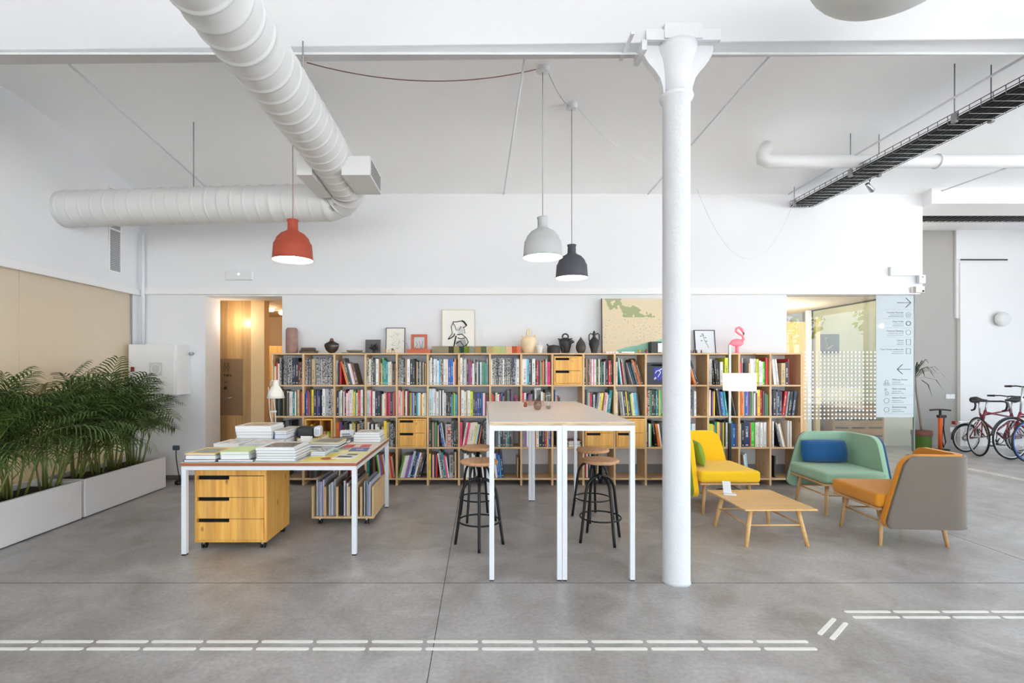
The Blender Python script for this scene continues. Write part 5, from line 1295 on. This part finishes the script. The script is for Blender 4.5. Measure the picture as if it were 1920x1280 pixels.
def lounge(loc, rz, mir, seat_m, shell_in, shell_out, pil, lab, nm, pilspec):
    t = thing(nm, loc, lab, 'armchair', 'lounge chairs around the coffee table', rz)
    sg = -1 if mir else 1
    sc = MB().box(-.31, .31, -.33, .31, .335, .455); sc.build('seat_cushion', seat_m, t, bevel=.03, seg=4)
    MB().box(-.30, .30, -.315, .30, .312, .333).build('seat_frame', legw, t, bevel=.003)
    for sx in (-1, 1):
        for sy in (-1, 1):
            MB().tube([(sx*.225, sy*.23, .315), (sx*.262, sy*.27, 0)], [.02, .014], 14).build('leg', legw, t)
    MB().tube([(-.24, -.245, .2), (.24, -.245, .2)], .008, 8).tube([(-.24, .245, .2), (.24, .245, .2)], .008, 8).tube([(-.24, -.245, .2), (-.24, .245, .2)], .008, 8).tube([(.24, -.245, .2), (.24, .245, .2)], .008, 8).build('stretcher', legw, t)
    # shell: path in plan, back free end -> corner -> arm end
    R_ = .07; xb = .315; yb = .315
    path = []
    nL = 14
    for i in range(nL+1): path.append((-.34+(xb-R_+.34)*i/nL, yb, 0, 1))
    for i in range(1, 8):
        a = pi/2*(1-i/8); path.append((xb-R_+R_*cos(a), yb-R_+R_*sin(a), cos(a), sin(a)))
    for i in range(nL+1): path.append((xb, yb-R_-(yb-R_+.33)*i/nL, 1, 0))
    cum = [0]
    for a, b in zip(path, path[1:]): cum.append(cum[-1]+sqrt((a[0]-b[0])**2+(a[1]-b[1])**2))
    L = cum[-1]
    def at(s_):
        for i in range(len(cum)-1):
            if s_ <= cum[i+1]+1e-9:
                f = (s_-cum[i])/(cum[i+1]-cum[i]); a, b = path[i], path[i+1]
                return [a[q]+(b[q]-a[q])*f for q in range(4)]
        return path[-1]
    zl, zh = .175, .79
    rows = [0, .01, .03, .06, .1, .2, .35, .5, .65, .8, .88, .93, .96, .985, 1.]
    def edge(z):
        e = .17*(z-zl)/(zh-zl)
        for d, r in ((zh-z, .10), (z-zl, .09)):
            if d < r: e += r-sqrt(max(r*r-(r-d)**2, 0))
        return e
    def panel(o0, o1, inset=0.):
        mb = MB(); vs = []; nS = 46; nz = len(rows)
        for off in (o0, o1):
            for q in rows:
                z = zl+inset+(zh-zl-2*inset)*q
                e = edge(z)
                s0, s1 = e+inset, L-e*1.05-inset
                for i in range(nS+1):
                    # denser samples near the ends and corner
                    s_ = s0+(s1-s0)*i/nS
                    p = at(s_); nrm = Vector((p[2], p[3])).normalized()
                    vs.append((sg*(p[0]+nrm.x*off), p[1]+nrm.y*off, z))
        K = nz*(nS+1); fs = []
        for r in range(nz-1):
            for i in range(nS):
                a = r*(nS+1)+i; fs.append((a, a+1, a+nS+2, a+nS+1)); fs.append((K+a, K+a+nS+1, K+a+nS+2, K+a+1))
        rim = [i for i in range(nS+1)]+[r*(nS+1)+nS for r in range(1, nz)]+[(nz-1)*(nS+1)+i for i in range(nS-1, -1, -1)]+[r*(nS+1) for r in range(nz-2, 0, -1)]
        for i in range(len(rim)):
            a, b = rim[i], rim[(i+1) % len(rim)]; fs.append((a, b, K+b, K+a))
        mb.add(vs, fs, 0, True); return mb
    panel(0, .05).build('inner_pad', shell_in, t, bevel=.014, seg=3)
    panel(.0505, .078, .008).build('outer_shell', shell_out, t, bevel=.01, seg=3)
    w_, h_, th_, x_, y_, z_, rx, rzz = pilspec
    # pillow is loose: its own thing
    pl = cushion(w_, h_, th_, pil[0], 'scatter_cushion', None, None, None)
    mt = Matrix.Translation(loc) @ Matrix.Rotation(rz, 4, 'Z') @ Matrix.Translation((x_, y_, z_)) @ Matrix.Rotation(rzz, 4, 'Z') @ Matrix.Rotation(rx, 4, 'X')
    pl.matrix_world = mt
    tag(pl, pil[1], 'cushion')
    return t
def fab(n, c): return mat(n, c, .9, bump=.15, bscale=350., sheen=.2)
yel = fab('yellow_wool', (236, 188, 8)); grn = fab('green_wool', (108, 134, 24)); mint = fab('mint_wool', (146, 182, 156)); blu = fab('blue_wool', (8, 64, 112)); mus = fab('mustard_wool', (198, 128, 10)); tau = fab('taupe_wool', (102, 93, 84)); blu2 = fab('blue_cushion', (8, 76, 130)); dtau = fab('dark_taupe', (94, 78, 72)); grn2 = fab('green_cushion', (120, 146, 20))
lounge((2.54, 5.49, 0), radians(0), True, yel, yel, grn, (grn2, 'green cushion leaning in the yellow armchair'), 'yellow armchair with a green outer shell beside the column', 'yellow_armchair', (.34, .27, .11, -.2, .02, .59, -.25, pi/2-.15))
lounge((3.785, 5.42, 0), radians(-3), False, mint, mint, blu, (blu2, 'dark blue oblong cushion on the mint armchair'), 'mint green armchair with a dark blue outer shell near the glass', 'mint_armchair', (.50, .25, .12, .02, .225, .585, -.2, 0))
lounge((3.66, 4.53, 0), radians(-94), False, mus, mus, tau, (dtau, 'dark taupe cushion in the mustard armchair'), 'mustard armchair with a taupe outer shell turned away from the camera', 'mustard_armchair', (.36, .27, .11, -.0, .22, .59, -.3, 0))
# ---------------------------------------------------------------- coffee table
ok = wood('oak_table', (222, 182, 124), (204, 160, 102), 'X', .7, 0, .4)
t = thing('coffee_table', (2.485, 4.55, 0), 'low pale oak coffee table between the lounge chairs', 'coffee table', rz=radians(1))
MB().box(-.305, .305, -.345, .345, .318, .332).build('table_top', ok, t, bevel=.004)
for sx in (-1, 1):
    for sy in (-1, 1):
        MB().tube([(sx*.2, sy*.235, .318), (sx*.262, sy*.28, 0)], [.02, .016], 14).build('leg', ok, t)
MB().tube([(-.23, -.255, .175), (.23, -.255, .175)], .007, 8).tube([(-.23, .255, .175), (.23, .255, .175)], .007, 8).tube([(-.23, -.255, .175), (-.23, .255, .175)], .007, 8).tube([(.23, -.255, .175), (.23, .255, .175)], .007, 8).build('stretcher', ok, t)
t = thing('phone_stand', (2.30, 4.72, .3325), 'small white phone stand on the coffee table', 'stand', rz=-.3)
MB().box(-.05, .06, -.05, .02, 0, .012).build('stand_base', white_metal, t, bevel=.002)
MB().box(-.035, .035, -.004, .004, 0, .12, mtx=Matrix.Translation((-.01, -.01, .012)) @ Matrix.Rotation(-.7, 4, 'X')).build('tilted_plate', white_metal, t, bevel=.002)
MB().box(-.04, .0, .0, .04, .0, .03).build('dark_clip', black, t)
# ---------------------------------------------------------------- floor lamp
t = thing('floor_lamp', (3.01, 6.15, 0), 'slim floor lamp with a glowing white drum shade behind the yellow armchair', 'floor lamp')
MB().box(-.012, .012, -.012, .012, .84, 1.79).build('upper_pole', mat('pole_grey', (170, 172, 174), .3, .5), t)
MB().box(-.016, .016, -.016, .016, .02, .84).build('lower_pole', black, t)
MB().lathe([(.15, 0), (.15, .015), (.02, .022)], 28).build('base', black, t)
sh = mat('lit_shade', (255, 240, 224), .8, emit=.85)
MB().lathe([(.183, 1.235), (.183, 1.445), (.180, 1.445), (.180, 1.235)], 44, c=(.105, -.03, 0), close=True).build('lamp_shade', sh, t)
MB().sphere((.105, -.03, 1.34), .04).build('bulb', mat('bulb_glow', (255, 244, 226), .3, emit=22), t)
MB().tube([(0, 0, 1.44), (.105, -.03, 1.4)], .006, 6).build('arm', black, t)
# ---------------------------------------------------------------- planters and palms
pm = mat('planter_white', (226, 222, 222), .35); soil = mat('soil', (40, 32, 26), .95, bump=.6, bscale=30)
def planter(y0, y1, lab):
    t = thing('planter_box', (-4.24, (y0+y1)/2, 0), lab, 'planter', 'white planters along the frosted glass')
    h = (y1-y0)/2
    MB().box(.225, .26, -h, h, .01, .39).box(-.26, -.225, -h, h, .01, .39).box(-.225, .225, -h, -h+.03, .01, .39).box(-.225, .225, h-.03, h, .01, .39).box(-.225, .225, -h+.03, h-.03, .01, .04).build('planter_shell', pm, t, bevel=.006)
    bx(-.225, .225, -h+.03, h-.03, .3, .335).build('soil', soil, t)
    MB().tube([(.1, -h+.05, .345), (.16, -h*.4, .37), (.12, h*.2, .35), (.17, h*.8, .37)], .008, 6).build('drip_hose', black, t)
    return t
planter(5.085, 6.39, 'white planter box farther along the wall'); planter(3.74, 5.045, 'white planter box nearer the camera')
lf1 = mat('palm_leaf', (60, 82, 30), .45, var=.35, vscale=6); lf2 = mat('palm_leaf_dry', (120, 118, 66), .5); stemm = mat('palm_stem', (104, 112, 52), .5)
def frond_mesh(seed, L=.85, m=lf1):
    r = random.Random(seed); mb = MB()
    n = 20; spine = []
    droop = r.uniform(.5, 1.15)
    # local: grows from origin outward +X, arching down
    for i in range(n+1):
        s_ = i/n; a = radians(72)-droop*1.45*s_**1.4
        if i == 0: p = Vector((0, 0, 0))
        else: p = spine[-1]+Vector((cos(a), 0, sin(a)))*L/n
        spine.append(p)
    mb.tube(spine, [.006*(1-.8*i/n) for i in range(n+1)], 5, 1)
    for i in range(5, n+1):
        s_ = i/n; p = spine[i]; tdir = (spine[i]-spine[i-1]).normalized(); upv = Vector((-tdir.z, 0, tdir.x))
        for k in (0,):
            for sd in (-1, 1):
                if i == n and k: continue
                pp = p if not k else p+(spine[min(i+1, n)]-p)*.5
                ll = L*.46*(sin(pi*min(1, .22+.72*s_))**.7)*r.uniform(.85, 1.1)
                d = (tdir*.75+Vector((0, sd, 0))*.75+upv*.22).normalized()
                wd = .0075*r.uniform(.8, 1.2)
                wv = d.cross(upv).normalized()*wd
                a0 = pp; a1 = pp+d*ll*.35+Vector((0, 0, -.01*ll)); a2 = pp+d*ll*.7+Vector((0, 0, -.2*ll)); a3 = pp+d*ll*.97+Vector((0, 0, -.55*ll))
                mb.add([a0-wv*.4, a0+wv*.4, a1-wv, a1+wv, a2-wv*.8, a2+wv*.8, a3], [(0, 1, 3, 2), (2, 3, 5, 4), (4, 5, 6)], 0)
    me = mb.build('frond', [m, stemm], None, norm=False)
    d = me.data; bpy.data.objects.remove(me); return d
FM = [frond_mesh(i, L=.8+.05*(i % 4)) for i in range(7)]+[frond_mesh(90, .7, lf2)]
def palm(x, y, nst, seed, lab, hh=1.0):
    r = random.Random(seed)
    t = thing('areca_palm', (x, y, .335), lab, 'palm', 'areca palms in the white planters')
    st = MB(); nf = 0
    for i in range(nst):
        a = r.uniform(0, 2*pi); rr_ = r.uniform(.01, .1); bx_, by_ = rr_*cos(a), rr_*sin(a)
        h = r.uniform(.18, .62)*hh; ln = r.uniform(.02, .16)
        tx, ty = bx_+ln*cos(a), by_+ln*sin(a)
        st.tube([(bx_, by_, 0), ((bx_+tx)/2-.0, (by_+ty)/2, h*.5), (tx, ty, h)], [.012, .009, .006], 7)
        for k in range(r.choice((2, 3))):
            az = a+r.uniform(-1.4, 1.4) if k else a+r.uniform(-.4, .4)
            f = bpy.data.objects.new('frond', FM[r.randrange(7) if r.random() > .06 else 7]); COL.objects.link(f); f.parent = t
            f.location = (tx, ty, h-.02)
            # keep the leaves off the glass behind
            if cos(az) < -.25: az = pi-az
            if y > 5.8 and sin(az) > .15: az = -az
            tilt = r.uniform(-.5, .45)
            if cos(az) < .35: tilt = min(tilt, .1)
            f.rotation_euler = (r.uniform(-.3, .3), tilt, az); s_ = r.uniform(.72, 1.02)*hh
            if x+tx+.5*s_*cos(az) < -4.55: s_ *= .7
            f.scale = (s_, s_, s_*r.uniform(.85, 1.1))
    st.build('stem', stemm, t)
    return t
pl = ['at the near end of the near planter', 'second in the near planter', 'third in the near planter', 'at the far end of the near planter', 'at the near end of the far planter', 'second in the far planter', 'third in the far planter', 'at the far end of the far planter']
ys = [3.92, 4.22, 4.54, 4.86, 5.25, 5.53, 5.81, 6.08]
for i, y in enumerate(ys):
    palm(-4.22+.05*(i % 2), y, 10, 40+i, 'green areca palm '+pl[i], 1.0 if i < 7 else .95)
# plug box by planter end
t = thing('water_valve', (-3.93, 6.6, 0), 'small black valve and hose on the floor behind the planter end', 'valve')
MB().lathe([(.06, 0), (.06, .04), (.03, .06)], 16).build('valve_body', black, t); MB().tube([(0, 0, .05), (-.03, 0, .2), (-.05, 0, .36), (-.05, 0, .46)], .007, 6).build('hose', black, t); MB().box(-.09, -.01, -.02, .02, .44, .5).build('timer', mat('timer_blue', (60, 80, 96), .4), t, bevel=.01)
# ---------------------------------------------------------------- far right: pump, plant, fittings
t = thing('floor_pump', (X_(1763, 9.3), 9.3, 0), 'orange floor pump with a black handle against the grey wall', 'pump')
MB().tube([(0, 0, .03), (0, 0, .60)], .032, 18).build('barrel', mat('pump_orange', (224, 96, 34), .35), t)
MB().tube([(-.19, 0, .74), (-.06, 0, .75), (.06, 0, .75), (.19, 0, .735)], .014, 8).build('handle', black, t); MB().tube([(0, 0, .6), (0, 0, .75)], .02, 10).box(-.04, .09, -.03, .03, .6, .65).build('pump_head', black, t)
MB().box(-.14, .13, -.06, .06, 0, .03).build('base', black, t, bevel=.008); MB().tube([(.07, 0, .62), (.06, .0, .4), (.1, 0, .15), (.06, 0, .05), (.03, 0, .2), (.06, 0, .45)], .009, 8).build('hose', black, t)
t = thing('dracaena_plant', (X_(1728, 9.15), 9.15, 0), 'potted dracaena with a thin trunk in a green and brown pot behind the glass edge', 'potted plant')
MB().lathe([(.12, 0), (.14, .01), (.145, .3), (.15, .31), (.15, .38), (.135, .38), (.13, .3)], 28).build('pot', mat('pot_green', (64, 92, 30), .5), t)
MB().lathe([(.151, .30), (.155, .31), (.155, .385), (.13, .39), (.001, .37)], 28).build('pot_rim', mat('pot_brown', (96, 50, 40), .6), t)
MB().tube([(0, 0, .36), (-.04, 0, .7), (-.1, 0, 1.1), (-.12, 0, 1.35)], [.018, .016, .014, .012], 8).build('trunk', mat('trunk_grey', (120, 110, 98), .8), t)
lv = MB(); r4 = random.Random(5)
for i in range(46):
    a = r4.uniform(0, 2*pi); e = r4.uniform(-.1, 1.3); L = r4.uniform(.35, .56); w_ = .011
    c0 = Vector((-.12, 0, 1.3+r4.uniform(0, .15))); dr_ = Vector((cos(a)*cos(e), sin(a)*cos(e), sin(e)))
    side = Vector((-sin(a), cos(a), 0))*w_
    p1 = c0+dr_*L*.4; p2 = c0+dr_*L*.75+Vector((0, 0, -.12*L)); p3 = c0+dr_*L+Vector((0, 0, -.5*L))
    lv.add([c0-side*.5, c0+side*.5, p1-side, p1+side, p2-side*.8, p2+side*.8, p3], [(0, 1, 3, 2), (2, 3, 5, 4), (4, 5, 6)])
lv.build('leaves', mat('dracaena_leaf', (46, 58, 34), .5), t, norm=False)
o = MB().box(-.09, .09, -.012, 0, -.045, .045).box(-.075, -.002, -.016, -.012, -.035, .035).box(.002, .075, -.016, -.012, -.035, .035).build('light_switch', white_metal, None, (X_(1781, 9.9), 9.899, Z_(743, 9.9)), bevel=.003); tag(o, 'white double light switch on the pale grey wall', 'switch')
o = MB().box(-.045, .045, -.012, 0, -.045, .045).lathe([(.022, 0), (.02, .004)], 16, mtx=Matrix.Translation((0, -.012, 0)) @ Matrix.Rotation(pi/2, 4, 'X')).build('wall_socket', white_metal, None, (X_(1785, 9.9), 9.899, Z_(805, 9.9)), bevel=.003); tag(o, 'white wall socket low on the grey wall beside the bicycles', 'socket')
o = MB().sphere((0, 0, 0), .14, 24, 14, sc=(1, .55, 1)).build('wall_lamp', mat('sconce', (214, 216, 216), .6), None, (X_(1880, 9.75), 9.75, Z_(598, 9.75))); tag(o, 'round white wall lamp above the bicycles', 'wall lamp')
# ---------------------------------------------------------------- bicycles
tyre = mat('tyre', (24, 24, 25), .7); spk = mat('spoke_metal', (196, 198, 200), .3, .8)
def wheel(par, c, R, name, rim_m, yaw=0., tw=.022, hub=.02):
    M0 = Matrix.Translation(c) @ Matrix.Rotation(yaw, 4, 'Z') @ Matrix.Rotation(pi/2, 4, 'X')
    t = MB().tube([(R*cos(a*pi/24)*(1-tw/R*.5), R*sin(a*pi/24)*(1-tw/R*.5), 0) for a in range(48)], tw*.62, 8, closed=True, mtx=M0).build(name, tyre, par)
    MB().tube([((R-tw*1.5)*cos(a*pi/24), (R-tw*1.5)*sin(a*pi/24), 0) for a in range(48)], .009, 6, closed=True, mtx=M0).build('rim', rim_m, t)
    s_ = MB()
    for k in range(28):
        a = 2*pi*k/28; b = a+(.5 if k % 2 else -.5); z = .022 if k % 4 < 2 else -.022
        s_.tube([(hub*cos(b), hub*sin(b), z), ((R-tw*1.6)*cos(a), (R-tw*1.6)*sin(a), 0)], .0016, 3, mtx=M0)
    s_.build('spoke', spk, t)
    MB().lathe([(.01, -.05), (.01, -.03), (hub, -.028), (hub, .028), (.01, .03), (.01, .05)], 14, mtx=M0).build('wheel_hub', spk, t)
    return t
def bicycle(nm, loc, rz, R, fc, lab, rimc=(206, 208, 210), steer=0., drop=False, fender=True, wb=1.02, seat=.95, bars=1.02, hub=.02, rack=False, back=False):
    t = thing(nm, loc, lab, 'bicycle', 'bicycles parked by the white wall', rz)
    fm = mat(nm+'_paint', fc, .3, .2, coat=.4); rm = mat(nm+'_rim', rimc, .3, .6 if rimc[0] > 150 else 0)
    rw = Vector((0, 0, R)); fwv = Vector((wb, 0, R))
    wheel(t, rw, R, 'rear_wheel', rm, 0, hub=hub)
    HT = Vector((wb-.16, 0, max(.78, R+.42))); HB = Vector((wb-.10, 0, max(.6, R+.27)))
    wheel(t, fwv, R, 'front_wheel', rm, steer)
    BB = Vector((.42, 0, .28)); ST = Vector((.26, 0, seat-.14)); sm_ = Vector((.3, 0, .66))
    MB().tube([BB, ST-Vector((0, 0, .12))], .016, 10).tube([BB, HB], .019, 10).tube([sm_, HT-Vector((0, 0, .03))], .015, 10).tube([HT, HB], .02, 10).tube([BB, rw+Vector((0, .05, 0))], .01, 8).tube([BB, rw-Vector((0, .05, 0))], .01, 8).tube([sm_, rw+Vector((0, .05, 0))], .009, 8).tube([sm_, rw-Vector((0, .05, 0))], .009, 8).build('frame', fm, t)
    MB().tube([HB, fwv+Vector((0, .05, R*.3)), fwv+Vector((0, .05, 0))], .011, 8).tube([HB, fwv+Vector((0, -.05, R*.3)), fwv+Vector((0, -.05, 0))], .011, 8).build('fork', fm, t)
    MB().tube([ST-Vector((0, 0, .14)), ST+Vector((-.02, 0, .1))], .013, 10).build('seat_post', spk, t)
    sp_ = ST+Vector((-.02, 0, .12))
    MB().tube([sp_+Vector((-.13, 0, .0)), sp_+Vector((-.05, 0, .0)), sp_+Vector((.06, 0, -.005)), sp_+Vector((.15, 0, -.01))], [.05, .06, .025, .016], 12).build('saddle', black, t).scale = (1, 1, 1)
    hb = Vector((HT.x-.04, 0, bars))
    Mh = Matrix.Translation(hb) @ Matrix.Rotation(steer, 4, 'Z')
    H = MB().tube([HT, hb], .013, 8)
    hbar = MB()
    if drop:
        for s_ in (-1, 1):
            hbar.tube([Mh @ Vector(p) for p in crom([(0, 0, 0), (.0, s_*.12, .0), (.0, s_*.2, .0), (.09, s_*.21, -.01), (.12, s_*.21, -.07), (.08, s_*.21, -.14), (0, s_*.21, -.16)], 4)], .015, 8)
    else:
        hbar.tube([Mh @ Vector(p) for p in ((-.05, -.29, .0), (-.02, -.1, .01), (0, 0, 0), (-.02, .1, .01), (-.05, .29, 0))], .011, 8)
        hbar.tube([Mh @ Vector((-.05, -.3, 0)), Mh @ Vector((-.035, -.19, .003))], .018, 8).tube([Mh @ Vector((-.05, .3, 0)), Mh @ Vector((-.035, .19, .003))], .018, 8)
    hbar.build('handlebar', black, t); H.build('stem', spk, t)
    MB().tube([BB+Vector((.09*cos(a*pi/12), -.06, .09*sin(a*pi/12))) for a in range(24)], .006, 6, closed=True).tube([BB+Vector((0, -.07, 0)), BB+Vector((.1, -.075, -.13))], .01, 8).tube([BB+Vector((0, .07, 0)), BB+Vector((-.1, .075, .13))], .01, 8).box(BB.x+.05, BB.x+.15, -.16, -.08, BB.z-.145, BB.z-.125).build('crank', black, t)
    if fender:
        for c, yw, nm_ in ((rw, 0, 'rear_fender'), (fwv, steer, 'front_fender')):
            Mf = Matrix.Translation(c) @ Matrix.Rotation(yw, 4, 'Z'); P = []
            fs = MB(); vs = []; n = 18
            for i in range(n+1):
                a = radians(-5)+radians(165)*i/n
                for (yy_, rr_) in ((-.028, R+.006), (-.015, R+.018), (.015, R+.018), (.028, R+.006)):
                    vs.append(Mf @ Vector((-rr_*cos(a) if nm_[0] == 'r' else -rr_*cos(a+.2), yy_, rr_*sin(a if nm_[0] == 'r' else a+.2))))
            for i in range(n):
                for k in range(3): fs.append if False else None
            mb = MB(); mb.add(vs, [(i*4+k, i*4+k+1, i*4+k+5, i*4+k+4) for i in range(n) for k in range(3)], 0, True)
            mb.build(nm_, mat('fender_grey', (70, 74, 78), .25, .6), t, norm=False)
    if rack:
        k = R*2+.05
        MB().box(-.2, .16, -.06, .06, k, k+.012).tube([(-.02, -.06, k), (0, -.06, R)], .005, 5).tube([(.1, .06, k), (0, .06, R)], .005, 5).build('rear_rack', spk, t)
        MB().box(-.24, -.2, -.035, .035, k-.05, k+.01).build('rear_light', mat('red_lens', (150, 20, 24), .2), t, bevel=.008)
    return t
bicycle('folding_bicycle', (8.72, 9.12, 0), .04, .25, (110, 26, 40), 'folding bicycle with a small wheel and rear rack nearest the floor pump', rack=True, seat=.96, bars=1.0, hub=.05, wb=.98)
bicycle('racing_bicycle', (9.52, 8.92, 0), pi+.22, .335, (120, 26, 44), 'dark red bicycle with black drop handlebars and its front wheel turned', steer=1.0, drop=True, fender=False, seat=.98, bars=.94)
bicycle('city_bicycle', (9.78, 8.46, 0), pi+.08, .345, (132, 30, 56), 'dark red bicycle with straight handlebars and a black mudguard', seat=.96, bars=1.2)
bicycle('blue_rim_bicycle', (8.74, 8.06, 0), .1, .345, (200, 202, 206), 'bicycle with a bright blue wheel rim at the edge of the view', rimc=(28, 96, 196), fender=False, seat=.95, bars=1.0)
# ---------------------------------------------------------------- outside trees and car for daylight reflections
def tree(x, y, s_, seed):
    r = random.Random(seed)
    t = thing('street_tree', (x, y, -.1), 'leafy street tree outside the street windows', 'tree', 'street trees outside')
    MB().tube([(0, 0, 0), (.1, 0, 2.2*s_), (0, 0, 3.4*s_)], [.16, .12, .08], 10).build('trunk', mat('bark', (90, 76, 62), .9), t)
    L = MB()
    for i in range(420):
        d = Vector((r.gauss(0, 1), r.gauss(0, 1), r.gauss(0, .8))); d *= 1.5*s_*r.random()**.4/max(d.length, .1)
        c = Vector((0, 0, 4.2*s_))+d; q = .16
        n = Vector((r.gauss(0, 1), r.gauss(0, 1), r.gauss(0, 1))).normalized(); a = n.orthogonal().normalized(); b = n.cross(a)
        L.add([c+a*q, c+b*q*.6, c-a*q, c-b*q*.6], [(0, 1, 2, 3)])
    L.build('foliage', leafo, t, norm=False)
for i, (x, y) in enumerate(((12.0, -11), (16, -12.5), (8, -12), (20, -11), (2, -12))): tree(x, y, 1., i)
# ---------------------------------------------------------------- light
wd = bpy.data.worlds.new('daylight'); SC.world = wd; wd.use_nodes = True
bg = wd.node_tree.nodes['Background']; bg.inputs[0].default_value = (.8, .9, 1., 1); bg.inputs[1].default_value = 6.5
sl_ = bpy.data.lights.new('sun', 'SUN'); sl_.energy = 48; sl_.angle = .02; sl_.color = (1, .96, .9)
so = bpy.data.objects.new('sun', sl_); COL.objects.link(so); so.location = (0, 0, 20)
so.rotation_euler = Vector((.35, -.55, -1.)).to_track_quat('-Z', 'Y').to_euler()
def area(name, loc, rot, sx, sy, power, col, portal=False):
    l = bpy.data.lights.new(name, 'AREA'); l.shape = 'RECTANGLE'; l.size = sx; l.size_y = sy; l.energy = power; l.color = col
    if portal: l.cycles.is_portal = True
    o = bpy.data.objects.new(name, l); COL.objects.link(o); o.location = loc; o.rotation_euler = rot
    return o
area('front_window_portal', (4.3, -6.85, 1.9), (pi/2, 0, 0), 17.8, 3.6, 1, (1, 1, 1), True)
area('side_window_portal', (13.0, 1.3, 1.9), (pi/2, 0, pi/2), 16.4, 3.6, 1, (1, 1, 1), True)
area('side_room_lamp', (-6.4, 4.6, 2.5), (0, 0, 0), 2.0, 4.0, 48, (1, .93, .78))
def point(loc, e, col, r=.05):
    l = bpy.data.lights.new('point_light', 'POINT'); l.energy = e; l.color = col; l.shadow_soft_size = r
    o = bpy.data.objects.new('point_light', l); COL.objects.link(o); o.location = loc; return o
point((-3.9, 8.35, 2.35), 26, (1, .86, .66)); point((-3.6, 7.42, 2.2), 5, (1, .86, .66))
point((7.0, 8.9, 2.9), 30, (1, .95, .86)); point((4.9, 8.4, 2.2), 45, (1, .93, .8))  # fill lights added to brighten the glazed room, no lamps there
# ---------------------------------------------------------------- camera
cam = bpy.data.cameras.new('camera'); co = bpy.data.objects.new('camera', cam); COL.objects.link(co)
cam.sensor_width = 36; cam.sensor_fit = 'HORIZONTAL'; cam.lens = 36*F/1920
cam.shift_x = (960-903)/1920; cam.shift_y = (691-640)/1920
co.location = (0, 0, 1.5); co.rotation_euler = (pi/2, 0, 0); cam.clip_start = .05
SC.camera = co
vs_ = SC.view_settings; vs_.view_transform = 'Standard'; vs_.look = 'None'; vs_.gamma = 1; vs_.use_curve_mapping = False
vs_.exposure = 0.1
SC.cycles.max_bounces = 12; SC.cycles.diffuse_bounces = 8; SC.cycles.transparent_max_bounces = 16; SC.cycles.glossy_bounces = 6
SC.cycles.use_denoising = True; SC.cycles.caustics_reflective = False; SC.cycles.caustics_refractive = False
SC.cycles.sample_clamp_indirect = 8
